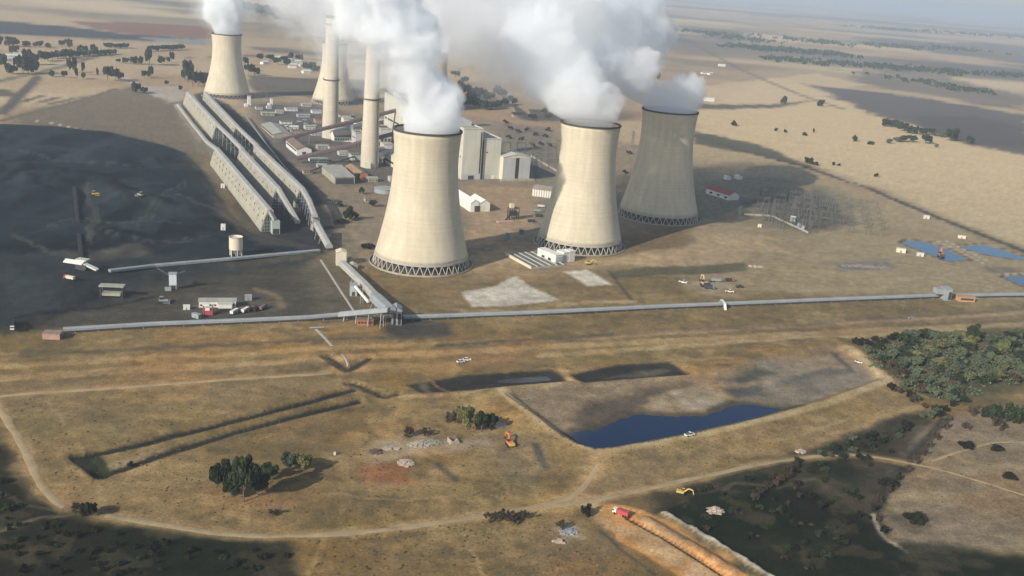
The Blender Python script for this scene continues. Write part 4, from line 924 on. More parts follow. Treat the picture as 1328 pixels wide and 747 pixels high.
# blue containers in the shade
DOORM = mat('faded_door', (.22, .22, .2), .8)
def simple_boxes(name, label, cat, px, d, m, rz, lid=None, group=None):
    p = T(*px); t = thing(name, label, cat, p, rz, group); MB().box(-d[0] / 2, -d[1] / 2, -.3, d[0] / 2, d[1] / 2, d[2]).build('body', m, t)
    MB().box(-d[0] / 2 - .1, -d[1] / 2 - .1, d[2] + .01, d[0] / 2 + .1, d[1] / 2 + .1, d[2] + .25).build('roof', lid or m, t)
    MB().box(-d[0] * .1, -d[1] / 2 - .12, .1, d[0] * .1, -d[1] / 2 + .02, d[2] * .55).build('door', DOORM, t); return t
simple_boxes('container', 'upright blue container in the shade between two towers', 'container', (657.5, 311), (3.6, 3, 6.5), BLUEP, .3)
simple_boxes('container', 'dull teal container in shade touching the left side of the pale tower', 'container', (676, 304), (4, 3, 4.6), mat('teal_paint', (.06, .16, .16), .6), .3)
# old skeleton plant between barns and filter house
p = T(665, 284); t = thing('crusher_plant', 'dark skeletal plant with a cream cabin on top, behind the pale tower', 'plant', p, .4)
MB().box(-4.5, -3, 12, -.5, 1, 16.5).build('cabin', CLAD2, t)
mb = MB()
for x in (-5, 0, 5):
    for y in (-3, 3): mb.box(x - .35, y - .35, -.5, x + .35, y + .35, 12)
for z in (4, 8, 11.7): mb.box(-5.3, -3.3, z, 5.3, 3.3, z + .35)
mb.build('frame', DARKM, t); MB().box(-4, -2.6, 4.4, 4.2, 2.6, 7.9).build('hopper', DARKM, t); MB().box(3, -3.2, 8.4, 6, -1, 11.5).build('chute', SHEDM, t)
MB().tube((-5, -2, 4), (-12, -8, -.3), 1.0, 1.0, 6).build('spout', DARKM, t)
p = T(655, 288); t = tag(MB().box(-9, -2.6, -.4, 9, 2.6, 1.2).build('slab_stack', mat('pinkish_slabs', (.42, .28, .24), .9, .3, .5), None, p, .5), 'flat stack of pinkish slabs at the foot of the skeletal plant', 'slab stack')

# pipe racks, ducts and precipitators at the foot of the chimneys
def duct(label, pts, r, m, name='flue_duct'):
    p0 = np.array(pts[0]); g0 = hz(p0[0], p0[1]); base = np.array([p0[0], p0[1], g0]); t = thing(name, label, 'duct' if 'duct' in name else 'pipe rack', base); mb = MB(); lg_ = MB()
    for a_, b_ in zip(pts[:-1], pts[1:]):
        a_ = np.array(a_) - base; b_ = np.array(b_) - base; mb.tube(a_, b_, r, r, 10); n_ = max(1, int(np.linalg.norm(b_ - a_) / 12))
        for i in range(n_ + 1): q_ = a_ + (b_ - a_) * i / n_; lg_.box(q_[0] - .3, q_[1] - .3, -1, q_[0] + .3, q_[1] + .3, max(.5, q_[2] - r * .8))
    mb.build('tube', m, t); lg_.build('support', DARKM, t)
duct('fat grey flue duct joining the right chimney to the boiler house', [pz(484, 205, 12), pz(500, 198, 14), pz(512, 196, 16)], 3.4, GREYCLAD)
duct('fat grey flue duct joining the left chimney to the boiler house', [pz(432, 170, 12), pz(452, 165, 14), pz(500, 158, 16)], 3.2, GREYCLAD)
duct('thin pipe rack crossing the yard left of the chimneys', [pz(352, 170, 5), pz(392, 158, 5), pz(420, 150, 5)], .8, STEEL, 'pipe_rack')
duct('thin pipe rack running beside the coal sheds', [pz(318, 150, 5), pz(345, 186, 5), pz(372, 220, 5), pz(400, 250, 5)], .8, STEEL, 'pipe_rack')
duct('rusty pipe rack between the workshop and the open fronted shed', [pz(402, 222, 4), pz(428, 212, 5), pz(470, 200, 5)], .9, BELT, 'pipe_rack')
pg_ = 'precipitator blocks by the chimneys'
for FL, rx, H, dp, lb in [((442, 178), 458, 16.0, 22.0, 'grey precipitator block just right of the left chimney'), ((461, 190), 472, 18.0, 22.0, 'grey precipitator block just left of the right chimney'), ((493, 186), 507, 20.0, 24.0, 'grey precipitator block between right chimney and the steam column'), ((491, 211), 504, 16.0, 20.0, 'grey precipitator block at the right foot of the right chimney')]:
    bldg('precipitator', lb, 'plant block', FL, rx, H, dp, GREYCLAD, 'flat', BROWNROOF, strips=[('f', .05, .3, 0, .35, DARKM, 'hopper'), ('f', .38, .62, 0, .35, DARKM, 'hopper'), ('f', .7, .95, 0, .35, DARKM, 'hopper'), ('l', .1, .9, .6, .66, DARKM, 'walkway')], group=pg_)
rc = random.Random(31); hut_n = 0
for FL, rx, H, dp, wm, rm_, lb in [
    ((332, 142), 341, 4.0, 10.0, CLAD, BROWNROOF, 'brown roofed hut left of the drab low shed'), ((346, 141), 352, 3.5, 8.0, WHITE, GREYROOF, 'tiny hut behind the drab low shed'), ((358, 147), 368, 4.0, 9.0, GREYCLAD, GREYROOF, 'grey hut left of the biggest small white building'),
    ((378, 174), 392, 5.0, 12.0, SHEDM, BROWNROOF, 'brown roofed store touching the upper rusty gallery'), ((396, 168), 409, 5.0, 12.0, CLAD, GREYROOF, 'pale store between two huts above the upper gallery'), ((409, 160), 419, 5.0, 14.0, SHEDM, REDROOF, 'dull red roofed store left of the left chimney'),
    ((404, 176), 417, 4.0, 14.0, GREYCLAD, GALV, 'bright roofed low shed below the dull red roofed store'), ((412, 194), 426, 4.5, 12.0, SHEDM, GREYROOF, 'drab shed above the long low white building'), ((428, 196), 440, 4.5, 12.0, CLAD, BROWNROOF, 'brown roofed shed right of the drab shed'), ((440, 202), 451, 5.0, 12.0, GREYCLAD, GREYROOF, 'grey shed beside the pale green house'),
    ((446, 160), 458, 7.0, 18.0, CLAD2, GREYROOF, 'cream workshop behind the upper gallery, right of left chimney'), ((462, 166), 472, 8.0, 18.0, CLAD, GREYROOF, 'pale workshop behind the upper gallery, left of right chimney'), ((412, 218), 424, 3.5, 9.0, BASIN, GREYROOF, 'low grey hut above the pale open fronted shed'), ((394, 226), 405, 3.5, 9.0, SHEDM, BROWNROOF, 'dusty hut beside the third row of coal sheds'),
    ((478, 236), 490, 4.0, 10.0, SHEDM, GREYROOF, 'drab hut above the silver tank'), ((506, 236), 514, 5.0, 10.0, GREYCLAD, GREYROOF, 'grey hut between the silver tank and the nearest tower'), ((424, 262), 433, 3.0, 7.0, SHEDM, BROWNROOF, 'lone dusty hut on the lawn edge by the coal sheds'), ((474, 262), 482, 3.0, 7.0, BASIN, BROWNROOF, 'low dark hut left below the silver tank')]:
    bldg('yard_hut', lb, 'hut', FL, rx, H, dp, wm, 'gable', rm_, 1.2, wins=[('f', 3, 1.2, 1.4, 1.2)], along='x', group='small huts in the station yard')
# ================================================================== COAL YARD MACHINES
p = T(108, 352); t = thing('stacker', 'stacker with white roofed arms at the end of the long dark boom', 'coal stacker', p, rad(-12))
MB().gable(-14, -3, 1, 3, 5.5, 1.8, .4, 'x', .5).build('roof', WHITE, t); MB().add([(1, -2, 5.4), (12, -2, 2.0), (12, 2, 2.0), (1, 2, 5.4), (1, -2, 6.4), (12, -2, 3.0), (12, 2, 3.0), (1, 2, 6.4)], [(3, 2, 1, 0), (4, 5, 6, 7), (0, 1, 5, 4), (1, 2, 6, 5), (2, 3, 7, 6), (3, 0, 4, 7)]).build('chute_cover', WHITE, t)
MB().box(-5, -2.5, 1.2, 4, 2.5, 5.3).build('machine_house', DARKM, t)
for x in (-4.5, 3.5):
    for y in (-3.2, 3.2): MB().box(x - .7, y - .5, -.4, x + .7, y + .5, 1.8).build('bogie', TYRE, t)
MB().box(-9, 3.5, 6, 0, 9, 7.2).build('counterweight', CLAD, t)
q0 = T(106, 340); q1 = T(96.5, 243); gallery('long dark boom belt lying across the coal from the stacker', [(q0[0], q0[1], q0[2] + 1.6), (q1[0], q1[1], q1[2] + 1.2)], w_=3.4, h_=1.2, m=COAL, legs=22, name='boom_conveyor', minz=99)
p = T(146, 385); t = thing('feed_hopper', 'flat roofed feed hopper standing alone in the coal yard', 'hopper', p, rad(8))
MB().box(-8.5, -3.5, 8.2, 8.5, 3.5, 8.9).build('roof', GREYROOF, t); MB().box(-6.5, -3, 1.6, 6, 3, 3.6).build('bin', SHEDM, t)
for x in (-7.5, 7.5):
    for y in (-3, 3): MB().box(x - .35, y - .35, -.5, x + .35, y + .35, 8.2).build('leg', DARKM, t)
p = T(224.5, 375); t = thing('sampling_tower', 'slim bluish white tower throwing a long shadow by the coal yard', 'tower', p, rad(15))
MB().box(-2.6, -2.2, 3.6, 2.6, 2.2, 12).build('cabin', mat('bluish_sheet', (.52, .57, .62), .6, .1, .3), t); MB().box(-3, -2.6, 12.01, 3, 2.6, 12.6).build('roof', GALV, t)
for x in (-2.2, 2.2):
    for y in (-1.8, 1.8): MB().box(x - .3, y - .3, -.5, x + .3, y + .3, 3.6).build('leg', STEEL, t)
MB().beam((-2.6, 0, 11), (-11, 3, 15.5), 1.2, 1.2).build('boom', DARKM, t); MB().beam((2.6, 0, 11.3), (9, -2, 15), 1.0, 1.0).build('jib', DARKM, t); MB().box(-5.5, -4.6, -.3, -1, -2.5, 2.6).build('annex', GALV, t)
simple_boxes('drag_house', 'small white box house at the end of a dark cable on the coal', 'hut', (289.5, 298), (4, 3.5, 5), WHITE, .2)
simple_boxes('drag_house', 'tiny white box house on the brown strip beside the nearest coal shed', 'hut', (289, 243.5), (4, 3.5, 4), WHITE, .2)
def dozer(label, px, rz, m):
    p = T(*px); t = thing('bulldozer', label, 'bulldozer', p, rz, 'bulldozers on the coal'); t.scale = (1.5,) * 3
    for y in (-1.2, 1.2): MB().box(-2.2, y - .35, 0, 2.0, y + .35, 1.1).build('track', TYRE, t)
    MB().box(-2.0, -.8, .7, 2.2, .8, 1.9).build('body', m, t); MB().box(-1.6, -.75, 1.91, .0, .75, 3.1).build('cab', GLASS, t); MB().box(-1.7, -.85, 3.11, .1, .85, 3.25).build('cab_roof', m, t); MB().box(2.7, -1.9, .1, 2.95, 1.9, 1.5).build('blade', m, t); MB().beam((0, 1.75, .6), (2.7, 1.75, .6), .15, .25).build('arm', m, t); MB().beam((0, -1.75, .6), (2.7, -1.75, .6), .15, .25).build('arm', m, t)
dozer('pale yellow bulldozer alone on top of the black coal', (123, 245), .4, YELLOW); dozer('dull green bulldozer near the right edge of the coal', (182, 257), 2.6, GREYROOF); dozer('dark bulldozer low on the coal right of the feed hopper', (212, 393), .2, STEEL)
# workers' compound
cg = 'sheds of the contractor compound'
bldg('long_shed', 'long thin grey roofed shed in the contractor compound', 'shed', (258, 399), 306, 4.5, 5.5, WHITE, 'mono', GREYROOF, .6, wins=[('f', 8, 1.2, 1.4, 1.2)], rz=rad(15), group=cg)
bldg('long_shed', 'shorter shed with pale roof in front of the long grey one', 'shed', (283, 400), 301, 3.4, 4.0, WHITE, 'mono', CLAD, .5, rz=rad(15), group=cg)
simple_boxes('cabin', 'white portable cabin at the left edge of the contractor compound', 'cabin', (242, 401), (4.5, 3, 2.8), WHITE, .3)
simple_boxes('cabin', 'pale blue portable cabin at the right end of the compound', 'cabin', (322, 389), (5, 3.5, 3.6), GALV, .3)
simple_boxes('cabin', 'grey cabin with leaning white side, nearest the hooded conveyor', 'cabin', (255, 412), (6.5, 3, 2.8), GALV, rad(-30))
p = T(270, 408); t = thing('red_rig', 'red and white skeletal rig standing in the contractor compound', 'rig', p, .2)
mb = MB()
for x in (-3, 3):
    for y in (-2, 2): mb.box(x - .3, y - .3, -.3, x + .3, y + .3, 7)
mb.build('frame', REDP, t); MB().box(-3.4, -2.3, 7.01, 1, 2.3, 8.2).build('deck', WHITE, t); MB().box(-2.5, -1.8, .4, 2.5, 1.8, 3.2).build('engine', REDP, t); MB().box(-1.8, -2.4, 3.6, 1.2, 1.5, 5.4).build('cab', WHITE, t)
# ================================================================== VEHICLES
def wheelmesh(r, w_): return MB().tube((0, -w_ / 2, 0), (0, w_ / 2, 0), r, r, 12).mesh('wheel', TYRE)
WH = wheelmesh(.36, .25); WHB = wheelmesh(.6, .45)
def wheels(t, pos, me):
    for q_ in pos:
        o = bpy.data.objects.new('wheel', me); C.objects.link(o); o.parent = t; o.location = q_
def car(label, px, rz, m, pickup=False, group='cars and pickups', s=1.15):
    p = T(*px); t = thing('pickup' if pickup else 'parked_car', label, 'pickup' if pickup else 'car', p, rz, group); t.scale = (s, s, s)
    MB().box(-2.3, -.9, .35, 2.3, .9, 1.0).build('body', m, t)
    c = [(-.5, 1.0), (-.3, 1.65), (.7, 1.65), (1.1, 1.0)] if pickup else [(-1.7, 1.0), (-1.2, 1.6), (.5, 1.6), (1.1, 1.0)]
    mb = MB(); mb.add([(x, y, z) for y in (-.8, .8) for x, z in c], [(0, 1, 2, 3), (7, 6, 5, 4), (0, 4, 5, 1), (1, 5, 6, 2), (2, 6, 7, 3), (3, 7, 4, 0)]); mb.build('cabin', GLASS, t)
    MB().box(c[1][0], -.78, c[1][1] + .01, c[2][0], .78, c[1][1] + .08).build('roof', m, t)
    if pickup: MB().box(-2.2, -.75, 1.005, -.7, .75, 1.03).build('bed', DARKM, t)
    wheels(t, [(sx_, sy_, .36) for sx_ in (-1.4, 1.4) for sy_ in (-.85, .85)], WH)
def truck(label, px, rz, cab, load, L=7.0, group=None, name='truck', h=2.9):
    p = T(*px); t = thing(name, label, 'truck', p, rz, group)
    MB().box(L / 2 - 1.9, -1.2, .7, L / 2, 1.2, 2.9).build('cab', cab, t); MB().box(L / 2 - .9, -1.22, 1.8, L / 2 + .02, 1.22, 2.6).build('windscreen', GLASS, t)
    MB().box(-L / 2, -1.2, .9, L / 2 - 2.1, 1.2, h).build('load_body', load, t); MB().box(-L / 2, -.6, .5, L / 2 - .2, .6, .88).build('chassis', DARKM, t)
    wheels(t, [(x, y, .6) for x in (-L / 2 + 1, -L / 2 + 2.3, L / 2 - 1.2) for y in (-1.05, 1.05)], WHB)
    return t
car('white car parked on the verge, lower left of a pair', (597.5, 470), .5, WHITE)
car('white car parked on the verge, upper right of a pair', (605.5, 467.5), .2, WHITE)
car('lone white pickup on the rim of the ash flats', (1114, 469), rad(-40), WHITE, True)
car('white pickup standing at the edge of the dark blue pond', (894, 565), .5, WHITE, True, s=1.25)
car('grey car parked by the poles beyond the thicket', (1182, 413), .2, GALV)
truck('red lorry with a white cab on the orange excavated track', (805, 668), rad(150), WHITE, REDP, 8)
tg = 'contractor lorries in a row'
for i, (px, m1, m2, lb) in enumerate([((304, 406.5), WHITE, WHITE, 'all white lorry at the left end of the compound row'), ((310, 405.5), REDP, DARKM, 'lorry with red cab and dark body in the compound row'), ((318, 404.5), WHITE, WHITE, 'all white lorry in the middle of the compound row'), ((325, 403.5), BROWNROOF, COAL, 'brown cabbed lorry loaded with coal in the compound row'), ((333, 402.5), DARKM, COAL, 'black lorry loaded with coal in the compound row'), ((341, 401), DARKM, BROWNROOF, 'black cabbed lorry with brown body at the right end of the compound row')]): truck(lb, px, rad(75), m1, m2, 8, tg)
truck('white cabbed coal hauler at the far left edge of the coal yard', (17, 424), rad(-70), WHITE, COAL, 11, h=4.5)
truck('lorry with cream load and red cab just below the stacker', (90, 363), rad(160), REDP, CLAD2, 9)
for px, m, lb in [((702, 269), WHITE, 'white van parked behind the pale cooling tower'), ((697, 275), GALV, 'grey van parked below the white panelled house'), ((699, 281), DARKM, 'dark van parked behind the pale cooling tower'), ((689, 288), DARKM, 'dark van close to the skeletal plant')]:
    truck(lb, px, rad(5), m, m, 8, 'vans parked behind the pale tower', 'van')
car('white car parked in the yard above the conveyors left of the chimney', (395, 156), .4, WHITE); 
for i, px in enumerate([(388, 158), (392, 160), (397, 161), (403, 160), (408, 163), (384, 161)]): car('small pale car parked in the station yard', px, .4, [WHITE, GALV][i % 2], group='yard cars near the chimney', s=1.4)
car('white pickup at the left of the earthmoving machines', (886, 367), rad(-35), WHITE, True, s=1.6)
car('cream pickup nearest the long conveyor among the machines', (946, 379), rad(-12), CLAD2, True, s=1.6)
car('dark pickup at the right of the earthmoving machines', (959, 373), .2, DARKM, True, s=1.5)
def excavator(label, px, rz, paint, rear, s=1.0, swing=0, group='excavators'):
    p = T(*px); t = thing('excavator', label, 'excavator', p, rz, group); t.scale = (s, s, s)
    for y in (-1.3, 1.3):
        pr = [(-2.2, .5), (-1.9, .05), (1.9, .05), (2.2, .5), (1.9, .95), (-1.9, .95)]
        mb = MB(); mb.add([(x, y + dy, z) for dy in (-.35, .35) for x, z in pr], [tuple(range(6))[::-1], tuple(range(6, 12))] + [(i, (i + 1) % 6, 6 + (i + 1) % 6, 6 + i) for i in range(6)]); mb.build('track', TYRE, t)
    MB().tube((0, 0, .8), (0, 0, 1.2), .9, .9, 14).build('turntable', DARKM, t)
    h = MB().box(-2.4, -1.35, 1.2, 1.2, 1.35, 2.3); h.build('house', paint, t); MB().box(-3.2, -1.35, 1.2, -2.42, 1.35, 2.5).build('counterweight', rear, t)
    MB().box(-.2, .3, 2.31, 1.3, 1.3, 3.5).build('cab', GLASS, t); MB().box(-.25, .25, 3.51, 1.35, 1.35, 3.62).build('cab_roof', paint, t)
    mb = MB(); mb.beam((1.0, -.3, 1.9), (3.6, -.3, 4.6), .55, .75); mb.beam((3.5, -.3, 4.6), (6.2, -.3, 4.0), .5, .65); mb.build('boom', paint, t)
    MB().beam((6.1, -.3, 4.2), (6.9, -.3, 1.5), .4, .5).build('stick', paint, t)
    MB().add([(6.4, -.9, .5), (7.4, -.9, .9), (7.1, -.9, 1.7), (6.5, -.9, 1.5), (6.4, .3, .5), (7.4, .3, .9), (7.1, .3, 1.7), (6.5, .3, 1.5)], [(0, 1, 2, 3), (7, 6, 5, 4), (0, 4, 5, 1), (1, 5, 6, 2), (2, 6, 7, 3), (3, 7, 4, 0)]).build('bucket', DARKM, t)
    return t
excavator('large orange excavator with yellow rear beside the pond corner', (661, 578), rad(112), ORANGE, YELLOW, 1.15)
excavator('yellow excavator working in the dark scrub right of the orange track', (884, 641), rad(-15), YELLOW, YELLOW, .85)
excavator('yellow brown excavator beside the pump house near the pale tower', (763, 343), rad(10), YELLOW, YELLOW, 1.0)
excavator('orange excavator at the tip of the small upper reservoir', (1220, 334), rad(80), ORANGE, DARKM, 1.8)
excavator('tan excavator at the centre of the earthmoving machines', (913, 371), rad(100), mat('tan_paint', (.48, .36, .20), .6), DARKM, 1.7)
truck('dark dump truck beside the tan excavator', (920, 374.5), rad(-10), BLUEP, DARKM, 9, 'dump trucks on the levelled ground', 'dump_truck')
truck('grey dump truck up from the dark dump truck', (929, 365.5), rad(5), STEEL, STEEL, 9, 'dump trucks on the levelled ground', 'dump_truck')
truck('red brown dump truck at the top right of the machines', (946, 365), rad(10), BRICK, DARKM, 8, 'dump trucks on the levelled ground', 'dump_truck')
for px, sz, lb, m in [((1168, 327), (9, 5, 4), 'cream site hut left of the upper reservoirs', CLAD2), ((1193, 332), (7, 3.5, 3.5), 'white site hut just left of the orange excavator', CLAD), ((1247, 309), (8, 3, 3), 'small cream hut beyond the reservoirs beside the dark road', CLAD2), ((1201, 283.5), (7, 4, 4), 'lone white hut on the slope below the dark road', CLAD), ((985, 294.5), (4, 3, 3), 'tiny pink white hut on the bare ground before the switchyard', CLAD2)]: simple_boxes('site_hut', lb, 'hut', px, sz, m, rad(-15), group='scattered site huts')
p = T(937, 397.8); t = thing('belt_bridge', 'small white crossing stair over the long hooded conveyor', 'crossing', p, rad(95))
MB().box(-5, -1, 4.3, 5, 1, 4.7).build('deck', WHITE, t)
for s in (-1, 1): MB().beam((s * 5, 0, 4.4), (s * 9, 0, .1), 2, .3).build('stair', WHITE, t); MB().box(s * 4.6 - .2, -.9, -.3, s * 4.6 + .2, .9, 4.3).build('leg', STEEL, t)

# ================================================================== SWITCHYARD
def gantry(label, px, rz, w_=18, h=15, group='switchyard gantries'):
    p = T(*px); t = thing('gantry', label, 'gantry', p, rz, group); return t, w_, h
MAST = MB()
for x in (-.5, .5):
    for y in (-.5, .5): MAST.beam((x * 1.6, y * 1.6, -.5), (x * .6, y * .6, 16), .2, .2)
for z in range(0, 15, 2): s = .8 - z * .03; MAST.beam((-s, -s, z), (s, -s, z + 2), .12, .12).beam((s, s, z), (-s, s, z + 2), .12, .12).beam((-s, s, z), (-s, -s, z + 2), .12, .12).beam((s, -s, z), (s, s, z + 2), .12, .12)
MAST = MAST.mesh('mast', GANTRYM); GB = MB()
for y in (-.4, .4):
    for z in (14.2, 15.2): GB.beam((-9, y, z), (9, y, z), .16, .16)
for i in range(12): GB.beam((-9 + i * 1.5, -.4, 14.2), (-7.5 + i * 1.5, -.4, 15.2), .1, .1)
GB = GB.mesh('beam', GANTRYM)
INS = MB().tube((0, 0, 14.1), (0, 0, 11.6), .22, .22, 6).mesh('insulator', BROWNROOF)
def mk_gantry(p, rz, label, group):
    t = thing('gantry', label, 'gantry', p, rz, group); t.scale = (.72, .8, .85)
    for nm, me_, lc in (('mast', MAST, (-9, 0, 0)), ('mast', MAST, (9, 0, 0)), ('beam', GB, (0, 0, 0)), ('insulator', INS, (-6, 0, 0)), ('insulator', INS, (0, 0, 0)), ('insulator', INS, (6, 0, 0))):
        o = bpy.data.objects.new(nm, me_); C.objects.link(o); o.parent = t; o.location = lc
a0 = G(985, 285); 
for i in range(8):
    for j in range(5):
        p = a0 + np.array([17 * i + 9 * j, -5.5 * i + 34 * j, 0]) + np.array([0, 0, 0]); p[2] = hz(p[0], p[1])
        mk_gantry(p, rad(-18), 'grey lattice gantry in the switchyard right of the shaded tower', 'switchyard gantries')
a0 = G(652, 218)
for i in range(4):
    for j in range(4):
        p = a0 + np.array([22 * i, 8 * i + 46 * j, 0]); p[2] = hz(p[0], p[1]); mk_gantry(p, rad(20), 'thin lattice gantry in the yard behind the station blocks', 'gantries behind the station blocks')
BP = MB().box(-.35, -.35, -.5, .35, .35, 5.5); BP.k = 0; BP.tube((0, 0, 5.5), (0, 0, 8.5), .3, .2, 6); BP.box(-1.6, -.15, 8.5, 1.6, .15, 8.8); BP = BP.mesh('bus_support', GANTRYM)
rb_ = random.Random(9)
for x, y in [(rb_.uniform(985, 1095), rb_.uniform(250, 298)) for _ in range(120)]:
    if y > 250 + (x - 985) * .62 + 42 or y < 238 + (x - 985) * .25: continue
    o = bpy.data.objects.new('bus_support', BP); C.objects.link(o); o.location = tuple(T(x, y)); o.rotation_euler = (0, 0, -.3); tag(o, 'slim grey bus support post standing in the switchyard', 'post', 'bus supports of the switchyard')
def pylon(label, px, h, group):
    p = T(*px); t = thing('pylon', label, 'pylon', p, rad(20), group); mb = MB(); b_ = h * .1
    for x in (-1, 1):
        for y in (-1, 1): mb.beam((x * b_, y * b_, -.5), (x * .5, y * .5, h), .32, .32)
    n_ = 8
    for i in range(n_):
        z0 = h * i / n_; z1 = h * (i + 1) / n_; s0 = b_ + (.5 - b_) * i / n_; s1 = b_ + (.5 - b_) * (i + 1) / n_
        mb.beam((-s0, -s0, z0), (s1, -s1, z1), .18, .18).beam((s0, s0, z0), (-s1, s1, z1), .18, .18).beam((-s0, s0, z0), (-s1, -s1, z1), .18, .18).beam((s0, -s0, z0), (s1, s1, z1), .18, .18)
    mb.build('tower', GANTRYM, t); am = MB()
    for z, w_ in ((h * .72, 5), (h * .84, 6), (h * .96, 4)): am.beam((-w_, 0, z), (w_, 0, z), .3, .35)
    am.build('crossarm', GANTRYM, t)
for px, h, lb in [((1002, 282), 20, 'pale lattice pylon at the near edge of the switchyard'), ((1028, 279), 23, 'tall lattice pylon above the white switchyard kiosk'), ((958, 287), 17, 'lattice pylon closest to the shaded tower'), ((1052, 272), 19, 'lattice pylon in the far right of the switchyard'), ((346, 128), 24, 'thin pylon between the two far towers'), ((820, 190), 24, 'thin pylon in the gap between the two right towers'), ((694, 228), 26, 'thin pylon beside the pale tower behind the blocks')]: pylon(lb, px, h, 'lattice pylons')
t = simple_boxes('switch_kiosk', 'white roofed kiosk at the near edge of the switchyard', 'kiosk', (1028, 287), (6, 5, 5.5), STEEL, rad(-20), WHITE)
for px, lb in [((1036, 294), 'left one of two pale transformers before the kiosk'), ((1041, 297), 'right one of two pale transformers before the kiosk')]:
    p = T(*px); t = thing('transformer', lb, 'transformer', p, rad(-20), 'transformers'); MB().box(-1.6, -1.2, 0, 1.6, 1.2, 3).build('tank', GALV, t)
    for x in (-1, 0, 1): MB().tube((x, 0, 3), (x, 0, 4.6), .18, .1, 6).build('bushing', WHITE, t)
def fence(label, pts, h=2.2, m=None):
    w_ = [T(*a) for a in pts]; p0 = w_[0]; t = thing('fence', label, 'fence', p0); mb = MB(); ps = []
    for a, b_ in zip(w_[:-1], w_[1:]):
        L = np.linalg.norm(b_ - a); n_ = max(1, int(L / 6))
        for i in range(n_):
            q_ = a + (b_ - a) * i / n_; q_[2] = hz(q_[0], q_[1]); ps.append(q_)
    ps.append(w_[-1])
    for a, b_ in zip(ps[:-1], ps[1:]):
        a2 = a - p0; b2 = b_ - p0; mb.add([tuple(a2 + [0, 0, .05]), tuple(b2 + [0, 0, .05]), tuple(b2 + [0, 0, h]), tuple(a2 + [0, 0, h])], [(0, 1, 2, 3)])
        mb.add([tuple(a2 + [.08, .08, .05]), tuple(b2 + [.08, .08, .05]), tuple(b2 + [.08, .08, h]), tuple(a2 + [.08, .08, h])], [(3, 2, 1, 0)])
    mb.build('panel', m or BASIN, t)
    pm = MB().box(-.12, -.12, -.4, .12, .12, h + .3).mesh('post', STEEL)
    for q_ in ps[::2]:
        o = bpy.data.objects.new('post', pm); C.objects.link(o); o.parent = t; o.location = tuple(q_ - p0)
fence('concrete panel fence along the near edge of the switchyard', [(965, 279), (1002, 281.5), (1048, 303)])
fence('pale boundary fence running from the grey fronted block to the pale tower', [(688, 203), (722, 223)], 2.6)
# timber poles
def pole(label, px, h=9):
    p = T(*px); t = thing('utility_pole', label, 'utility pole', p, rad(70), 'timber utility poles'); MB().tube((0, 0, -.5), (0, 0, h), .2, .14, 6).build('post', WOOD, t); MB().box(-1.4, -.08, h - .8, 1.4, .08, h - .6).build('crossarm', WOOD, t)
for px, lb, h in [((145.5, 446), 'utility pole just right of the dusty pink shed', 9), ((380, 439), 'utility pole below the left hooded conveyor', 9), ((612.5, 643), 'lone pole standing in the near grass below the ruin', 7), ((1171, 402), 'left pole of a pair below the drive house', 11), ((1192, 404), 'right pole of a pair below the drive house', 11), ((113, 487), 'utility pole above the left dirt road', 8), ((590, 432), 'reddish pole beside the hooded conveyor near the corner tower', 10), ((488, 462), 'pole beside the three sided concrete drain', 8), ((421, 596), 'short pole near the olive tree', 6), ((500, 425), 'pole left of the corner tower', 8)]: pole(lb, px, h)
# ================================================================== RUIN AND RUBBLE
random.seed(5)
def rubble(name, label, cat, px, rx, ry, h, n_, m, rz=.2, sz=(.5, 1.7)):
    p = T(*px); mb = MB()
    for i in range(n_):
        r = math.sqrt(random.random()); a = random.random() * 6.28; x = rx * r * math.cos(a); y = ry * r * math.sin(a); s = random.uniform(*sz); z = h * (1 - r) * random.uniform(.5, 1)
        mb.cbox((x, y, z), (s * random.uniform(.7, 1.6), s, s * random.uniform(.4, .9)), random.random() * 3)
    mb.add([(rx * 1.05 * math.cos(k_ * .5236) * (1 + .25 * math.sin(k_ * 2.3)), ry * 1.05 * math.sin(k_ * .5236) * (1 + .25 * math.cos(k_ * 1.7)), -.3) for k_ in range(12)] + [(0, 0, h)], [(k_, (k_ + 1) % 12, 12) for k_ in range(12)])
    return tag(mb.build(name, m, None, p, rz), label, cat)
rubble('rubble_heap', 'largest grey rubble heap in the middle of the demolished farmstead', 'rubble heap', (545, 577), 6.5, 4, 1.6, 90, RUBBLE)
rubble('rubble_heap', 'pale round rubble heap in front of the demolished farmstead', 'rubble heap', (526, 601), 4.2, 3.6, 1.4, 60, mat('pale_rubble', (.42, .34, .27), .95, .3, .7))
rubble('rubble_heap', 'dark flat heap at the left end of the demolished farmstead', 'rubble heap', (488, 586), 3.6, 3, 1.0, 40, mat('dark_rubble', (.12, .09, .07), .95, .3, .7))
rubble('rubble_heap', 'greenish rubble heap between the ruin and the grey rubble', 'rubble heap', (562, 574), 4.2, 3, 1.3, 55, mat('greenish_rubble', (.26, .25, .18), .95, .3, .7))
rubble('rubble_heap', 'grey ash heap in the tree shade near the orange excavator', 'rubble heap', (649, 552), 3.4, 2.6, 1.5, 50, mat('ash_rubble', (.36, .34, .31), .95, .2, .7))
rubble('rubble_heap', 'pale mound in the dark scrub right of the yellow excavator', 'rubble heap', (928, 663), 4.6, 3, 1.9, 60, mat('pale_rubble', (.42, .34, .27)))
rubble('rubble_heap', 'pale stones and broken slabs at the bend of the stream road', 'rubble heap', (1040, 586), 3.5, 2.2, .8, 30, mat('pale_rubble', (.42, .34, .27)))
rubble('rubble_heap', 'broken timber and sheet heap left of the orange track', 'rubble heap', (738, 690), 4.0, 2.4, 1.2, 50, STEEL)
rubble('rubble_heap', 'pale boulders in front of the broken sheet heap', 'rubble heap', (725, 703), 2.6, 1.6, .7, 18, mat('pale_rubble', (.42, .34, .27)))
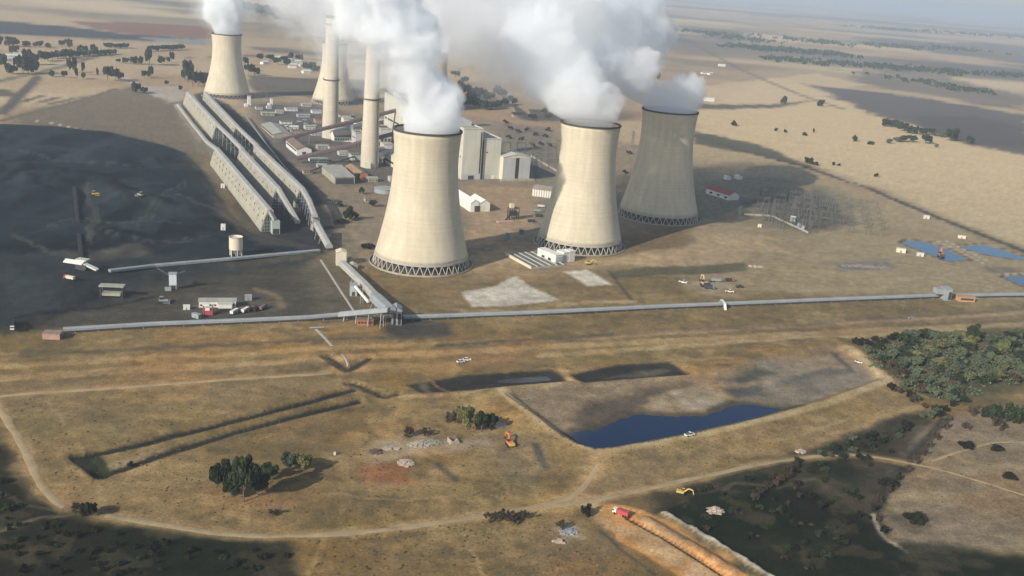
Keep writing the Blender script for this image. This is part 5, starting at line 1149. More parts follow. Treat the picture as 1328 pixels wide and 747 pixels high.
rubble('rubble_heap', 'low string of stones left of the grey rubble', 'rubble heap', (508, 582), 4.5, 2, .8, 40, RUBBLE)
rubble('rubble_heap', 'scattered purple grey stones on the verge of the bare terrace', 'rubble heap', (1122, 346), 26, 4, 1.0, 90, mat('purple_stone', (.24, .20, .20), .95, .3, .4), .1, (.8, 2.6))
rubble('rubble_heap', 'pale stones at the end of the dark terrace bank', 'rubble heap', (980, 346), 8, 3, 1.0, 40, mat('pale_rubble', (.42, .34, .27)), .1, (.8, 2.4))
p = T(588, 574); t = thing('ruined_house', 'roofless ruined house with one upright wall beside the rubble', 'ruin', p, .5)
MB().add([(-2.6, -2.2, -.3), (2.6, -2.2, -.3), (2.6, -2.2, 1.2), (.8, -2.2, 2.6), (-.9, -2.2, 1.7), (-2.6, -2.2, 2.9), (-2.6, -1.8, -.3), (2.6, -1.8, -.3), (2.6, -1.8, 1.2), (.8, -1.8, 2.6), (-.9, -1.8, 1.7), (-2.6, -1.8, 2.9)], [(0, 1, 2, 3, 4, 5), (11, 10, 9, 8, 7, 6), (0, 6, 7, 1), (1, 7, 8, 2), (2, 8, 9, 3), (3, 9, 10, 4), (4, 10, 11, 5), (5, 11, 6, 0)]).build('front_wall', RUBBLE, t)
MB().box(-2.6, -1.78, -.3, -2.2, 2.4, 2.6).build('side_wall', RUBBLE, t); MB().box(2.2, -1.78, -.3, 2.6, 2.4, 1.6).build('side_wall', RUBBLE, t); MB().box(-2.18, 2.0, -.3, 2.18, 2.4, 3.0).build('back_wall', mat('faded_brick', (.27, .18, .14), .9, .25, .6), t); MB().box(-2.1, -1.7, .1, 2.1, 1.9, .5).build('floor', STEEL, t)
tag(MB().box(-.5, -.4, -.2, .5, .4, 1.6).build('marker_block', WHITE, None, T(434, 590), .3), 'small white block on the grass right of the olive tree', 'block')
# far farm houses
fg = 'houses of the far settlement'
for i, (x, y) in enumerate([(356, 75), (365, 76.5), (374, 80), (381, 84), (386, 82), (391, 86), (379, 88), (397, 95), (343, 83), (23, 72), (14, 75), (8, 79), (913, 96), (921, 97)]):
    lb = 'small white roofed house in the far settlement between the towers' if i < 9 else ('pale house among the trees at the far left edge' if i < 12 else 'tiny white farm building on the far right plain')
    p = T(x, y); t = thing('far_house', lb, 'house', p, .4 + .3 * (i % 3), fg if i < 9 else ('houses among the left trees' if i < 12 else 'farm buildings on the right plain'))
    MB().box(-9, -5, -1, 9, 5, 5).build('wall', WHITE, t); MB().gable(-9, -5, 9, 5, 5.02, 3, .6, 'x').build('roof', WHITE if i % 3 else GREYROOF, t)
for x, y, lb in [(919, 131, 'white farm shed just right of the shaded tower top'), (936, 56 + 30, 'white shed on the far plain')]:
    p = T(x, y); t = thing('farm_shed', lb, 'shed', p, .2); MB().box(-12, -5, -1, 12, 5, 5).build('wall', WHITE, t); MB().gable(-12, -5, 12, 5, 5.02, 2.5, .6, 'x').build('roof', WHITE, t)
# low brown houses behind the plume
for x, y, lb in [(672, 152, 'orange brown house under the drifting steam, left of two'), (694, 148, 'orange brown house under the drifting steam, right of two')]:
    p = T(x, y); t = thing('brown_house', lb, 'house', p, .3); MB().box(-11, -5, -1, 11, 5, 5).build('wall', mat('tan_render', (.36, .31, .24)), t); MB().gable(-11, -5, 11, 5, 5.02, 3.5, .6, 'x').build('roof', BROWNROOF, t)
# ================================================================== TREES AND SHRUBS
def foliage(nl, s, seed, base=.22, lobes=9, flat=1.0, ragged=.25):
    R = np.random.RandomState(seed); cs = []
    for i in range(lobes):
        a = R.rand() * 6.283; r = .68 * math.sqrt(R.rand()); z = base + (1 - base) * (.18 + .64 * R.rand()); cs.append((r * math.cos(a), r * math.sin(a), z, .18 + .2 * R.rand()))
    cs.append((0, 0, base + (1 - base) * .6, .36)); vs = []; fs = []
    hz_ = .44 if base > .1 else .8
    for i in range(nl):
        c = cs[R.randint(len(cs))]; d = R.normal(size=3); d /= np.linalg.norm(d); rr_ = c[3] * (1 - ragged * R.rand() ** .5 if R.rand() < .75 else R.rand() * 1.15)
        p = np.array([c[0] + d[0] * rr_, c[1] + d[1] * rr_, c[2] + d[2] * rr_ * hz_ * flat])
        if p[2] < base * .6: p[2] = base * .6 + .1 * R.rand()
        n_ = d + R.normal(size=3) * .7; n_ /= np.linalg.norm(n_); a = np.cross(n_, [.3, .5, .8]); a /= np.linalg.norm(a); b_ = np.cross(n_, a); q = s * (.6 + .8 * R.rand())
        o = len(vs); hs = .62
        for x, y in ((-1, -.5), (.2, -1), (1, .4), (-.3, 1)):
            v = p + a * x * q + b_ * y * q; vs.append((v[0], v[1], v[2] if v[2] > .02 else .02))
        fs.append((o, o + 1, o + 2, o + 3))
    return vs, fs
def fmesh(name, m, *a, **k):
    vs, fs = foliage(*a, **k); me_ = bpy.data.meshes.new(name); me_.from_pydata(vs, [], fs); me_.materials.append(m); me_.update(); return me_
def trunkmesh(seed):
    R = np.random.RandomState(seed); mb = MB(); mb.tube((0, 0, -.05), (.02, .01, .5), .055, .03, 6)
    for i in range(5):
        a = R.rand() * 6.28; mb.tube((.01, 0, .22 + .05 * i), (.5 * math.cos(a), .5 * math.sin(a), .5 + .08 * i), .022, .006, 5)
    return mb.mesh('trunk', BARK)
TR = [trunkmesh(i) for i in range(3)]
KIN = {'dark': LEAF_DARK, 'olive': LEAF_OLIVE, 'green': LEAF_GREEN, 'brown': LEAF_BROWN, 'burnt': LEAF_BLACK}
LOD = {'near': (3600, .062, 15), 'mid': (1150, .092, 13), 'far': (260, .2, 7)}
CR = {}
def crown(kind, lod, var):
    k_ = (kind, lod, var)
    if k_ not in CR: n_, s, lb = LOD[lod]; CR[k_] = fmesh('crown', KIN[kind], n_, s, var * 13 + len(kind) * 7 + n_, .2, lb) if var < 3 else fmesh('crown', KIN[kind], n_, s, 91 + len(kind), .42, lb)
    return CR[k_]
SHR = {}
def shrubmesh(kind, lod, var):
    k_ = (kind, lod, var)
    if k_ not in SHR: n_, s, lb = LOD[lod]; SHR[k_] = fmesh('shrub', KIN[kind], int(n_ * (.36 if kind == 'brown' else .6)), s * (.85 if kind == 'brown' else 1.1), var * 31 + len(kind) + n_, .04, lb, 1.0, .9 if kind == 'brown' else .5)
    return SHR[k_]
rt_ = random.Random(3)
def tree(px, hpx, wpx, kind, lod, label, group, name='tree', world=None, var=None):
    p = T(*px) if world is None else world; k_ = ppm(p); t = thing(name, label, 'tree', p, rt_.random() * 6.28, group); v = rt_.randrange(3) if var is None else var
    t.scale = (wpx / k_ / 2, wpx / k_ / 2, hpx / k_)
    for nm, me_ in (('crown', crown(kind, lod, v)), ('trunk', TR[v % 3])):
        o = bpy.data.objects.new(nm, me_); C.objects.link(o); o.parent = t
def shrub(px, hpx, wpx, kind, lod, label, group=None, name='shrub'):
    p = T(*px); k_ = ppm(p); o = bpy.data.objects.new(name, shrubmesh(kind, lod, rt_.randrange(3))); C.objects.link(o); o.location = tuple(p); o.rotation_euler = (0, 0, rt_.random() * 6.28)
    o.scale = (wpx / k_ / 2, wpx / k_ / 2, hpx / k_); tag(o, label, 'shrub', group)
# --- near field
tree((316, 651), 60, 42, 'dark', 'near', 'tallest dark gum tree of the near group, with a bare pale trunk', None, var=3)
tree((289, 637), 40, 34, 'dark', 'near', 'shorter dark tree at the left of the near group', None)
tree((300, 645), 24, 26, 'dark', 'near', 'low dark tree between the tallest tree and its left neighbour', None)
tree((334, 642), 30, 32, 'dark', 'near', 'dark tree just right of the tallest near tree', None)
tree((391, 611), 27, 31, 'olive', 'near', 'bright olive round tree at the right of the near group', None)
tree((375, 611), 26, 24, 'green', 'near', 'grey green tree touching the olive round tree', None)
tree((350, 622), 22, 26, 'dark', 'near', 'low dark tree in the middle of the near group', None)
tree((606, 557), 31, 34, 'olive', 'near', 'broad olive tree beside the ruined house', None)
tree((624, 560), 28, 26, 'dark', 'near', 'dark tree between the olive tree and the excavator', None)
tree((636, 559), 24, 22, 'dark', 'near', 'smallest dark tree closest to the orange excavator', None)
shrub((583, 550), 18, 22, 'brown', 'near', 'bare brown bush on the left of the broad olive tree')
shrub((531, 567), 14, 20, 'brown', 'near', 'bare purple brown bush behind the rubble, left of two', 'brown bushes behind the rubble')
shrub((553, 565), 11, 18, 'brown', 'near', 'bare purple brown bush behind the rubble, right of two', 'brown bushes behind the rubble')
for i, (x, y, w_) in enumerate([(636, 676, 22), (650, 675, 26), (664, 678, 24), (678, 675, 20)]): shrub((x, y), 15, w_, 'brown', 'near', 'bare brown thicket bush on the near track edge', 'brown thicket on the track edge')
shrub((725, 686), 14, 18, 'brown', 'near', 'brown bush behind the broken timber heap'); shrub((760, 668), 14, 20, 'burnt', 'near', 'dark bush where the tracks meet the orange soil')
shrub((115, 670), 18, 26, 'burnt', 'near', 'dark burnt bush at the corner of the left tracks'); shrub((100, 664), 12, 16, 'brown', 'near', 'small brown bush left of the burnt corner bush')
shrub((358, 668), 10, 24, 'brown', 'mid', 'low dry bush on the grass below the tallest tree'); shrub((170, 495 + 109), 6, 12, 'burnt', 'mid', 'low dark tuft at the bend of the long ditch')
# --- scrub on burnt ground
def inpoly(x, y, pl):
    c = False; n_ = len(pl)
    for i in range(n_):
        ax, ay = pl[i]; bx, by = pl[(i + 1) % n_]
        if (ay > y) != (by > y) and x < (bx - ax) * (y - ay) / (by - ay) + ax: c = not c
    return c
def scatter(pl, n_, rnd):
    xs = [p[0] for p in pl]; ys = [p[1] for p in pl]; out = []
    while len(out) < n_:
        x = rnd.uniform(min(xs), max(xs)); y = rnd.uniform(min(ys), max(ys))
        if inpoly(x, y, pl): out.append((x, y))
    return out
rs = random.Random(17)
for x, y in scatter([(0, 610), (40, 650), (90, 680), (200, 702), (370, 712), (375, 746), (0, 746)], 70, rs): shrub((x, y), rs.uniform(3, 8), rs.uniform(6, 18), rs.choice(['burnt', 'dark', 'burnt']), 'mid', 'dark scrub bush on the burnt ground at the lower left', 'scrub on the lower left burnt ground')
for x, y in scatter([(860, 650), (1000, 606), (1080, 580), (1190, 545), (1190, 580), (1140, 640), (1140, 700), (1060, 740), (960, 720)], 95, rs): shrub((x, y), rs.uniform(3, 8), rs.uniform(6, 17), rs.choice(['burnt', 'dark', 'dark', 'brown', 'burnt']), 'mid', 'dark scrub bush on the burnt ground right of the orange track', 'scrub on the lower right burnt ground')
for x, y in [(985, 640), (995, 634), (1003, 630), (1012, 626), (1020, 620), (1026, 614), (1030, 608), (978, 648), (1016, 612), (1000, 622)]: shrub((x, y), 10, 15, 'brown', 'near', 'bush in the dark purple brown row inside the burnt ground', 'purple brown row of bushes')
for x, y in [(1236, 528), (1230, 545), (1224, 556), (1213, 570), (1204, 580), (1196, 590), (1186, 601), (1176, 612), (1166, 622), (1158, 632), (1150, 640), (1140, 652), (1134, 662), (1138, 676), (1146, 690)]: shrub((x, y), rs.uniform(7, 13), rs.uniform(10, 17), rs.choice(['brown', 'burnt']), 'mid', 'dark bush lining the little stream', 'bushes along the stream')
for x, y, h, w_, kd, lb in [(1284, 545, 20, 26, 'dark', 'dark green bush on the pale ground under the thicket'), (1316, 548, 22, 34, 'dark', 'large dark bush at the right edge of the frame'), (1297, 556, 14, 24, 'brown', 'reddish brown bush between two dark green bushes'), (1262, 538, 12, 20, 'brown', 'small brown bush left of the dark green bush'), (1252, 580, 8, 22, 'burnt', 'low dark bush above the right footpath'), (1184, 676, 12, 30, 'burnt', 'spreading dark bush on the pale ground right of the stream'), (1294, 585, 6, 20, 'burnt', 'low dark tuft on the right footpath'), (1310, 620, 6, 22, 'burnt', 'low dark tuft at the right edge below the footpath'), (1250, 556, 9, 16, 'brown', 'brown bush just right of the stream')]: shrub((x, y), h, w_, kd, 'near', lb)
# --- thicket by the stream at the right
FOR = [(1118, 452), (1160, 441), (1210, 436), (1258, 432), (1300, 434), (1332, 438), (1332, 500), (1292, 498), (1270, 505), (1252, 522), (1228, 530), (1196, 512), (1160, 492), (1128, 470)]
rf = random.Random(23)
FOREST = scatter(FOR, 112, rf)
for x, y in FOREST:
    kd = rf.choice(['green', 'green', 'green', 'green', 'dark', 'green', 'olive']) if x > 1180 and y < 495 else rf.choice(['dark', 'green', 'dark', 'green', 'brown'])
    tree((x, y), rf.uniform(8, 13), rf.uniform(14, 24), kd, 'mid', 'leafy tree in the crowded thicket at the right', 'trees of the right hand thicket')
tree((1259, 440), 20, 24, 'dark', 'mid', 'dark tree standing tallest at the top of the thicket', None)
for x, y in [(1110, 447), (1118, 446), (1127, 449), (1136, 444), (1146, 446), (1156, 441), (1170, 440), (1182, 441), (1195, 438)]: shrub((x, y), 8, 15, 'burnt', 'mid', 'dark bush at the upper left edge of the thicket', 'bushes on the thicket edge')
for x, y in scatter([(1150, 490), (1190, 512), (1235, 535), (1200, 545), (1180, 530), (1150, 505)], 16, rf): shrub((x, y), 8, 15, rf.choice(['brown', 'burnt', 'green']), 'mid', 'brownish bush between the thicket and the bank', 'bushes below the thicket')
for x, y in scatter([(1050, 590), (1150, 555), (1190, 545), (1160, 575), (1080, 600)], 22, rf): shrub((x, y), 7, 14, rf.choice(['dark', 'burnt', 'green']), 'mid', 'dark green bush at the foot of the pond bank', 'bushes at the foot of the pond bank')
vs = []; fs = []
for x, y in scatter(FOR, 200, rf):                                # low growth between the trunks, one mass
    p = T(x, y); R = np.random.RandomState(int(x * 7 + y))
    for k_ in range(26):
        c = p + np.array([R.normal() * 2.6, R.normal() * 2.6, abs(R.normal()) * 1.3 + .2]); n2 = R.normal(size=3); a = np.cross(n2, [.2, .4, .9]); a /= np.linalg.norm(a); b_ = np.cross(n2 / np.linalg.norm(n2), a); o = len(vs)
        for u_, v_ in ((-1, -.5), (.3, -1), (1, .5), (-.3, 1)): vs.append(tuple(c + a * u_ * .7 + b_ * v_ * .7))
        fs.append((o, o + 1, o + 2, o + 3))
me_ = bpy.data.meshes.new('undergrowth'); me_.from_pydata(vs, [], fs); me_.materials.append(LEAF_GREEN); o = bpy.data.objects.new('undergrowth', me_); C.objects.link(o); tag(o, 'tangled undergrowth between the trees of the thicket', 'undergrowth', None, 'stuff')
# --- left belt beyond the coal yard
kx = 1 / 5.3375
L1 = [(55, 298, 65, 80), (95, 296, 50, 60), (160, 300, 110, 80), (200, 300, 105, 90), (245, 290, 75, 60), (190, 232, 90, 70), (240, 235, 70, 70), (285, 215, 65, 60), (330, 205, 55, 60), (365, 205, 50, 50), (460, 195, 62, 80), (575, 168, 58, 75), (650, 168, 66, 60), (120, 250, 60, 60), (30, 250, 80, 60), (400, 190, 50, 40),
      (365, 318, 40, 55), (447, 325, 42, 45), (480, 290, 85, 45), (520, 305, 110, 32), (527, 332, 70, 30), (580, 303, 78, 26), (580, 335, 40, 36), (672, 312, 52, 24), (745, 342, 88, 80), (800, 346, 75, 60), (838, 352, 60, 45), (925, 430, 70, 60), (958, 425, 55, 45), (1000, 434, 40, 55), (815, 222, 26, 40), (870, 224, 36, 50), (935, 231, 50, 70), (980, 233, 52, 60), (1035, 237, 105, 75), (1120, 241, 58, 50), (1162, 222, 36, 40), (1190, 212, 60, 40), (1003, 326, 46, 44), (1045, 330, 78, 38), (1155, 379, 32, 30), (1250, 412, 32, 30), (1265, 332, 52, 40), (1280, 250, 42, 40), (1030, 320, 40, 30)]
for x, y, h, w_ in L1: tree((x * kx, 40 + y * kx), h * kx, w_ * kx, 'dark', 'far', 'dark tree in the belt beyond the coal yard', 'trees of the belt beyond the coal yard')
for x, y, h, w_ in [(90, 107, 55, 90), (60, 108, 45, 60), (180, 112, 35, 70), (270, 112, 36, 70), (330, 117, 32, 60), (430, 107, 36, 50), (480, 119, 52, 60), (100, 168, 55, 80), (5, 100, 50, 40)]: tree((x * kx, 40 + y * kx), h * kx, w_ * kx, 'brown', 'far', 'bare purplish tree in the farthest row at the left', 'bare trees at the far left')
for i in range(22): x = 380 + i * 20; tree((x * kx, 40 + (192 - i * 1.4) * kx), (42 - i * .5) * kx, 52 * kx, rs.choice(['dark', 'green', 'dark']), 'far', 'tree in the hedge row beyond the left fields', 'trees of the left hedge row')
for i in range(7): tree(((740 + i * 24) * kx, 40 + (118 + rs.uniform(-4, 4)) * kx), 30 * kx, 44 * kx, 'dark', 'far', 'tree in the short dark clump of the upper left', 'trees of the upper left clump')
for i in range(12): tree(((1040 + i * 20) * kx, 40 + (142 - i) * kx), 34 * kx, 46 * kx, 'dark', 'far', 'tree in the bluish row left of the far tower', 'trees of the bluish row')
for x, y, h, w_ in [(244, 107, 26, 16), (250, 112, 18, 14), (258, 112, 17, 14), (265, 112, 17, 14), (240, 104, 12, 10), (322, 96, 12, 12), (330, 98, 10, 14), (327, 92, 8, 8), (318, 85, 10, 10)]: tree((x, y), h, w_, 'dark', 'far', 'dark tree close beside the far tower', 'trees beside the far tower')
for x, y in [(368, 82), (372, 86), (395, 90), (401, 92), (405, 90), (388, 80), (350, 80), (336, 79), (360, 84), (378, 78), (410, 94)]: tree((x, y), 9, 11, 'dark', 'far', 'tree among the houses of the far settlement', 'trees of the far settlement')
for x, y in [(322, 14), (330, 16), (338, 19), (346, 22), (354, 25), (362, 27), (370, 29), (378, 31), (386, 33), (345, 18), (355, 21)]: tree((x, y), 11, 14, 'dark', 'far', 'tree in the distant wood above the far settlement', 'trees of the distant wood')
for x, y, h, w_ in [(590, 100, 8, 14), (602, 108, 8, 14), (596, 118, 14, 14), (604, 124, 14, 16), (612, 126, 12, 16), (620, 128, 14, 16), (628, 128, 12, 14), (636, 132, 12, 14), (645, 126, 14, 14), (652, 128, 12, 14), (606, 138, 12, 18), (616, 140, 12, 20), (626, 142, 12, 20), (636, 142, 10, 18), (646, 141, 10, 16), (655, 138, 10, 14), (612, 133, 12, 16), (662, 132, 8, 12), (668, 136, 8, 12), (690, 156, 8, 12), (706, 150, 10, 10), (712, 156, 10, 12)]: tree((x, y), h, w_, 'dark', 'far', 'dark tree in the grove right of the big steam column', 'trees of the grove behind the steam')
for x, y in [(655, 160), (662, 168), (672, 172), (684, 170), (694, 176), (706, 178), (660, 180), (700, 188), (712, 190), (676, 182), (690, 190), (712, 170), (816, 200), (822, 230), (810, 225)]: shrub((x, y), 5, 12, 'brown', 'far', 'dry bush on the rough ground behind the station blocks', 'dry bushes behind the station blocks')
# yard trees
for x, y, h, w_, lb in [(453, 286, 20, 18, 'dark tree on the brown lawn near the cream house'), (461, 284, 10, 16, 'low dark tree beside the lawn tree'), (440, 268, 8, 12, 'small tree left of the lawn'), (462, 236, 12, 12, 'tree at the open fronted shed'), (470, 252, 10, 10, 'tree left of the silver tank'), (484, 268, 8, 14, 'small tree below the silver tank')]: tree((x, y), h, w_, 'dark', 'mid', lb, None)
shrub((445, 289), 5, 22, 'burnt', 'mid', 'low dark hedge in front of the lawn tree'); shrub((477, 322), 7, 22, 'burnt', 'mid', 'dark hedge left of the nearest tower columns', name='hedge')
# --- right plain
for x, y, h, w_ in [(1150, 164, 9, 17), (1158, 165, 9, 14), (1165, 167, 9, 14), (1172, 170, 9, 15), (1180, 173, 9, 15), (1188, 174, 9, 15), (1196, 175, 8, 14), (1205, 175, 8, 14), (1212, 176, 7, 12), (1221, 178, 7, 10), (1236, 183, 15, 20), (1256, 186, 9, 14), (1153, 186, 5, 10), (1163, 184, 6, 12), (1172, 184, 7, 14), (1181, 184, 8, 15), (1200, 186, 10, 17), (1214, 191, 4, 6)]: tree((x, y), h, w_, 'dark' if w_ > 13 else 'green', 'far', 'round tree in the clump on the right hand plain', 'trees of the right plain clump')
for x, y, h, w_ in [(1108, 183, 7, 8), (1128, 187, 4, 14), (1044, 176, 4, 10), (1055, 172, 5, 3), (1049, 212, 7, 14), (1056, 214, 4, 12), (1080, 214, 4, 6), (1136, 229, 4, 7), (1064, 138, 8, 10), (951, 163, 6, 9), (1016, 134, 9, 12), (854, 103, 8, 5), (1006, 170, 4, 5), (1018, 172, 4, 5), (1088, 215, 3, 5)]: shrub((x, y), h, w_, 'dark', 'far', 'lone bush on the pale right hand plain', 'lone bushes of the right plain')
# distant belts on the plain, seen as masses
def belt(label, pl_px, n_, hm):
    pl = [G(*q) for q in pl_px]; R = np.random.RandomState(len(label) * 3 + n_); vs = []; fs = []
    for i in range(n_):
        j = R.randint(len(pl) - 1); f_ = R.rand()
        if math.sin((j + f_) * 9.7 + n_) + .7 * math.sin((j + f_) * 23.1) < -.15: continue
        p = pl[j] + (pl[j + 1] - pl[j]) * f_; D_ = np.hypot(p[0], p[1]); sp = D_ * .012
        x = p[0] + R.normal() * sp; y = p[1] + R.normal() * sp * 1.6; z = hz(x, y)
        for q_ in range(7):
            c = np.array([x + R.normal() * hm * .6, y + R.normal() * hm * .6, z + hm * (.25 + .6 * R.rand())]); n2 = R.normal(size=3); n2 /= np.linalg.norm(n2); a = np.cross(n2, [.2, .4, .9]); a /= np.linalg.norm(a); b_ = np.cross(n2, a); s = hm * .4; o = len(vs)
            for u_, v_ in ((-1, -.5), (.3, -1), (1, .5), (-.3, 1)): vs.append(tuple(c + a * u_ * s + b_ * v_ * s))
            fs.append((o, o + 1, o + 2, o + 3))
    me_ = bpy.data.meshes.new('treeline'); me_.from_pydata(vs, [], fs); me_.materials.append(LEAF_DARK); o = bpy.data.objects.new('treeline', me_); C.objects.link(o); tag(o, label, 'tree belt', None, 'stuff')
belt('distant belt of trees right of the upper plume', [(880, 40), (930, 44), (985, 54)], 260, 11)
belt('distant tree belt crossing the hazy right plain', [(960, 62), (1030, 66), (1095, 72)], 320, 13)
belt('hazy wood along the far right plain', [(1000, 78), (1100, 84), (1200, 92), (1330, 100)], 420, 13)
belt('thin tree line near the hazy horizon', [(1000, 50), (1120, 60), (1260, 66)], 260, 16)
belt('scattered tree belt beyond the dark field at right', [(1150, 100), (1230, 112), (1260, 118)], 160, 9)
belt('faint trees under the haze at the far right', [(1120, 36), (1220, 44), (1330, 50)], 260, 20)
# --- grass tufts over the near field: nobody could count them
def tufts(name, label, pls, n_, m, size, seed):
    R = np.random.RandomState(seed); vs = []; fs = []; rnd = random.Random(seed)
    for pl, share in pls:
        for x, y in scatter(pl, int(n_ * share), rnd):
            p = G(x, y); z = hz(p[0], p[1]); s = size * (.5 + R.rand())
            for k_ in range(3):
                a = R.rand() * 6.28; o = len(vs); dx, dy = math.cos(a) * s, math.sin(a) * s; lx, ly = R.normal(size=2) * s * .4
                vs += [(p[0] - dx, p[1] - dy, z - .05), (p[0] + dx, p[1] + dy, z - .05), (p[0] + dx * .7 + lx, p[1] + dy * .7 + ly, z + s * .9), (p[0] - dx * .8 + lx, p[1] - dy * .8 + ly, z + s * .7)]; fs.append((o, o + 1, o + 2, o + 3))
    me_ = bpy.data.meshes.new(name); me_.from_pydata(vs, [], fs); me_.materials.append(m); o = bpy.data.objects.new(name, me_); C.objects.link(o); tag(o, label, 'grass', None, 'stuff')
GR1 = mat('dry_grass_tufts', (.20, .155, .08), .95, .3, .05); GR2 = mat('dark_grass_tufts', (.085, .075, .045), .95, .3, .05)
tufts('grass', 'dry tufts of grass on the near fields', [([(10, 520), (430, 490), (700, 500), (760, 600), (700, 650), (400, 690), (140, 665), (90, 650)], .6), ([(400, 700), (680, 670), (860, 746), (400, 746)], .2), ([(780, 600), (1180, 520), (1180, 540), (900, 615)], .1), ([(1150, 640), (1260, 540), (1328, 560), (1328, 710)], .1)], 1500, GR1, .32, 5)
tufts('grass', 'dark tufts of grass on the near fields', [([(10, 520), (430, 490), (700, 500), (760, 600), (700, 650), (400, 690), (140, 665), (90, 650)], .5), ([(400, 700), (680, 670), (860, 746), (400, 746)], .25), ([(780, 600), (1180, 520), (1180, 540), (900, 615)], .1), ([(1150, 640), (1260, 540), (1328, 560), (1328, 710)], .15)], 900, GR2, .38, 6)

# ================================================================== STEAM
def volmat(name, dens, an=0.0, colr=(.966, .983, 1.0)):
    m = bpy.data.materials.get(name)
    if m: return m
    m = bpy.data.materials.new(name); m.use_nodes = True; n_ = m.node_tree.nodes; n_.clear(); o = n_.new('ShaderNodeOutputMaterial'); v = n_.new('ShaderNodeVolumePrincipled')
    v.inputs['Density'].default_value = dens; v.inputs['Anisotropy'].default_value = an; v.inputs['Color'].default_value = (*colr, 1); v.inputs['Density Attribute'].default_value = ''
    m.node_tree.links.new(v.outputs[0], o.inputs['Volume']); return m
def fbm3(p, sc, s):
    q = p / sc; return (vnoise3(q[:, 0], q[:, 1], q[:, 2], s) - .5) * 1.0 + (vnoise3(q[:, 0] * 2.1, q[:, 1] * 2.1, q[:, 2] * 2.1, s + 9) - .5) * .5 + (vnoise3(q[:, 0] * 4.3, q[:, 1] * 4.3, q[:, 2] * 4.3, s + 23) - .5) * .27
def puff(name, parent, spheres, f, dens, vox, disp, mname, rim):
    bm = bmesh.new()
    for c, r, soft in spheres: bmesh.ops.create_icosphere(bm, subdivisions=3, radius=r * (1 + soft * (f - 1)), matrix=Matrix.Translation(c))
    me_ = bpy.data.meshes.new(name); bm.to_mesh(me_); bm.free(); o = bpy.data.objects.new(name, me_); C.objects.link(o)
    a = o.modifiers.new('r', 'REMESH'); a.mode = 'VOXEL'; a.voxel_size = vox
    b_ = o.modifiers.new('s', 'SMOOTH'); b_.iterations = 5; b_.factor = .5
    dg = bpy.context.evaluated_depsgraph_get(); me2 = bpy.data.meshes.new_from_object(o.evaluated_get(dg)); o.modifiers.clear(); o.data = me2; me2.name = name
    n_ = len(me2.vertices); co = np.empty(n_ * 3, np.float32); me2.vertices.foreach_get('co', co); co = co.reshape(-1, 3).astype(float); no = np.empty(n_ * 3, np.float32); me2.vertices.foreach_get('normal', no); no = no.reshape(-1, 3)
    z = co[:, 2]; amp = disp * (.12 + .88 * sstep(0, 34, z)); dd = fbm3(co + 500, 30.0 * vox / 4, 3) * 1.5
    dd = dd + .55 * (.55 - np.abs(fbm3(co + 900, 17.0 * vox / 4, 71)) * 3.2) + .25 * (.5 - np.abs(fbm3(co + 300, 8.0 * vox / 4, 77)) * 3)
    co = co + no * (dd * amp)[:, None]
    if rim:                                                    # inside the tower mouth the steam fills the shell and no more
        rad_ = np.hypot(co[:, 0], co[:, 1]); z = co[:, 2]; lim = np.where(z < 2, rim * .955, rim * (.955 + .075 * (z - 2)))
        k_ = np.minimum(1, lim / np.maximum(rad_, 1e-3)); k_ = np.where(z < 14, k_, 1); co[:, 0] *= k_; co[:, 1] *= k_; co[:, 2] = np.maximum(co[:, 2], -9)
    me2.vertices.foreach_set('co', co.astype(np.float32).ravel()); me2.update()
    me2.materials.clear(); me2.materials.append(volmat(mname, dens)); o.parent = parent
def plume(label, tw, Y, dense, thin=(), vox=3.5, disp=15, dk=1.0, drift=0.0):
    p, H, rr_ = tw; t = thing('steam_plume', label, 'steam', (p[0], p[1], p[2] + H), 0, 'steam plumes of the cooling towers'); o = Vector((p[0], p[1], p[2] + H))
    def conv(L):
        out = []
        for a in L:
            x, y, r = a[:3]; soft = a[3] if len(a) > 3 else 1.0; yy = Y + (a[4] if len(a) > 4 else 0); c = at_depth(x, y, yy); out.append((Vector(c) - o, r * np.linalg.norm(c - np.array([0, 0, CAM_H])) / FOC, soft))
        return out
    if dense:
        sp = conv(dense)
        for nm, f, d in (('steam_edge', 1.16, .007), ('steam_body', 1.04, .025), ('steam_core', .94, .07)): puff(nm, t, sp, f, d * dk, vox, disp, 'steam_%g' % (d * dk), rr_)
    if thin:
        sp = conv(thin)
        for nm, f, d in (('thin_veil', 1.2, .0021), ('thin_veil', 1.0, .0042), ('thin_veil', .75, .0072)): puff(nm, t, sp, f, d * max(dk, 1), vox * 1.5, disp * 1.5, 'veil_%g' % (d * max(dk, 1)), 0 if dense else rr_)
plume('big bright steam column rising from the nearest tower', TW['T1'], 837,
      [(561, 169, 36, .1), (560, 152, 38, .2), (557, 133, 38, .35), (550, 112, 38, .5), (541, 90, 39, .7), (530, 66, 41, .9), (517, 42, 43), (502, 16, 46), (488, -8, 50), (474, -38, 56), (525, 95, 28, .8), (505, 60, 30), (492, 36, 38), (476, 10, 42), (462, -16, 46)],
      [(488, 66, 36), (468, 42, 44), (446, 24, 50), (420, 8, 52), (392, -10, 54), (362, -28, 54), (500, 92, 32), (405, 30, 40), (378, 12, 40)], dk=1.0)
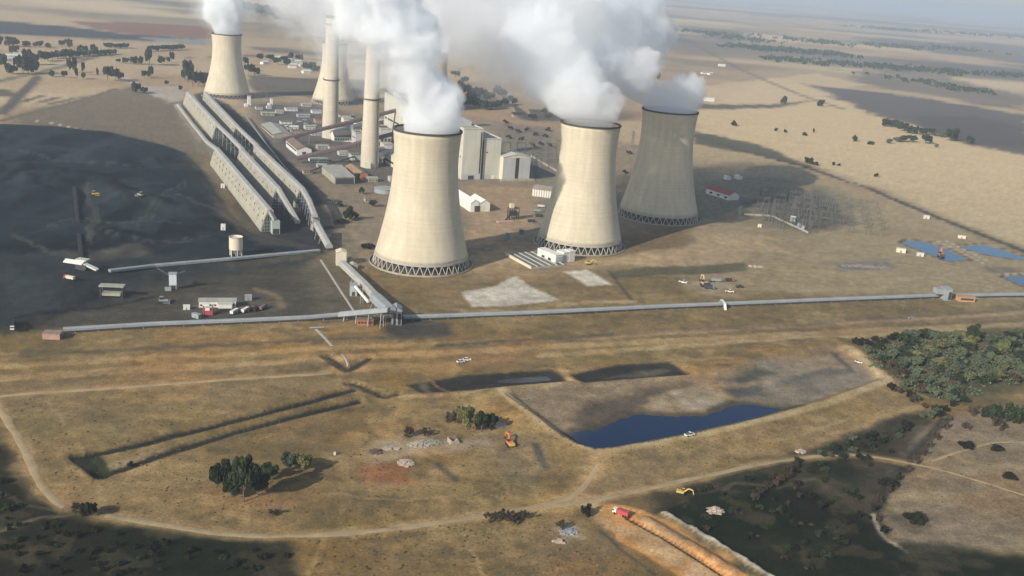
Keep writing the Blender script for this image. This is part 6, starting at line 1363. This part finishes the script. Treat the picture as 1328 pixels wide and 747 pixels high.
plume('bulging steam cloud over the pale tower', TW['T2'], 925,
      [(767, 165, 31, .1), (766, 152, 35, .2), (756, 138, 37, .5), (736, 125, 35, .7, 15), (778, 128, 24, .6, 8), (722, 112, 32, .9, 40), (752, 113, 32, .8, 30), (772, 110, 24, .9, 20), (705, 98, 36, 1, 70), (735, 92, 36, 1, 75), (758, 96, 28, 1, 55), (784, 80, 30, 1, 82), (752, 78, 36, 1, 82), (728, 60, 34, 1, 60), (700, 72, 34, 1, 60), (712, 40, 34, 1, 45), (682, 50, 36, 1, 60)],
      [(712, 100, 50, 1, 40), (690, 78, 56, 1, 50), (665, 55, 60, 1, 60), (640, 30, 64, 1, 70), (610, 8, 66, 1, 80), (690, 30, 64, 1, 70), (590, -15, 70, 1, 90), (745, 96, 40, 1, 25), (660, 92, 38, 1, 45), (640, 5, 74, 1, 90), (735, 70, 50, 1, 50), (720, 10, 70, 1, 80), (560, 15, 56, 1, 90), (590, 50, 44, 1, 80), (600, -12, 64, 1, 90), (625, 70, 40, 1, 70)], dk=.45)
plume('blue grey steam bank over the shaded tower, with a bright lobe above', TW['T3'], 1105,
      [(873, 147, 27, .1), (876, 136, 30, .4), (887, 121, 27, .6), (862, 131, 25, .6), (840, 128, 24, .7), (818, 120, 27), (800, 106, 30), (806, 84, 30), (814, 64, 30), (832, 46, 30), (846, 36, 25), (822, 24, 32), (800, 4, 38), (780, -14, 40), (858, 48, 16), (822, 84, 24, 1, -85), (800, 100, 24, 1, -70)],
      [(790, 108, 44), (795, 84, 50), (800, 60, 52), (790, 30, 58), (765, 5, 62), (752, 64, 52), (740, 30, 60), (720, -10, 64), (772, 90, 44)], dk=.55)
plume('straight steam column from the far left tower', TW['FL'], 1800,
      [(295, 43, 16, .1), (294, 33, 17, .3), (293, 20, 19, .6), (291, 5, 21, .9), (288, -12, 23), (281, 14, 14)], [(280, 24, 18), (276, 8, 22), (302, 8, 22), (270, -10, 24)], vox=6, disp=14)
plume('thin steam drifting from the half hidden far tower', TW['M'], 1760, [], [(437, 52, 16, .3), (434, 42, 20), (428, 30, 26), (418, 16, 32), (404, 2, 34), (388, -10, 36), (452, 20, 30), (470, 40, 24), (375, 5, 30)], vox=6, disp=14, dk=1.5)
plume('steam hidden mostly behind the big column, beside a dark rim', TW['DB'], 1640, [(569, 66, 13, .2), (565, 52, 16, .6), (558, 36, 19), (548, 16, 24)], [(560, 20, 40), (590, 30, 44), (605, 8, 50), (630, 20, 40)], vox=6, disp=14)

# ================================================================== HAZE
zmin = float(gz.min()) - 1
mb = MB().box(-92000, -3000, zmin, 92000, 92000, 420.0); hzb = mb.build('haze', volmat('far_haze', 9.0e-5, .2, (.74, .86, 1.0))); tag(hzb, kind='stuff')
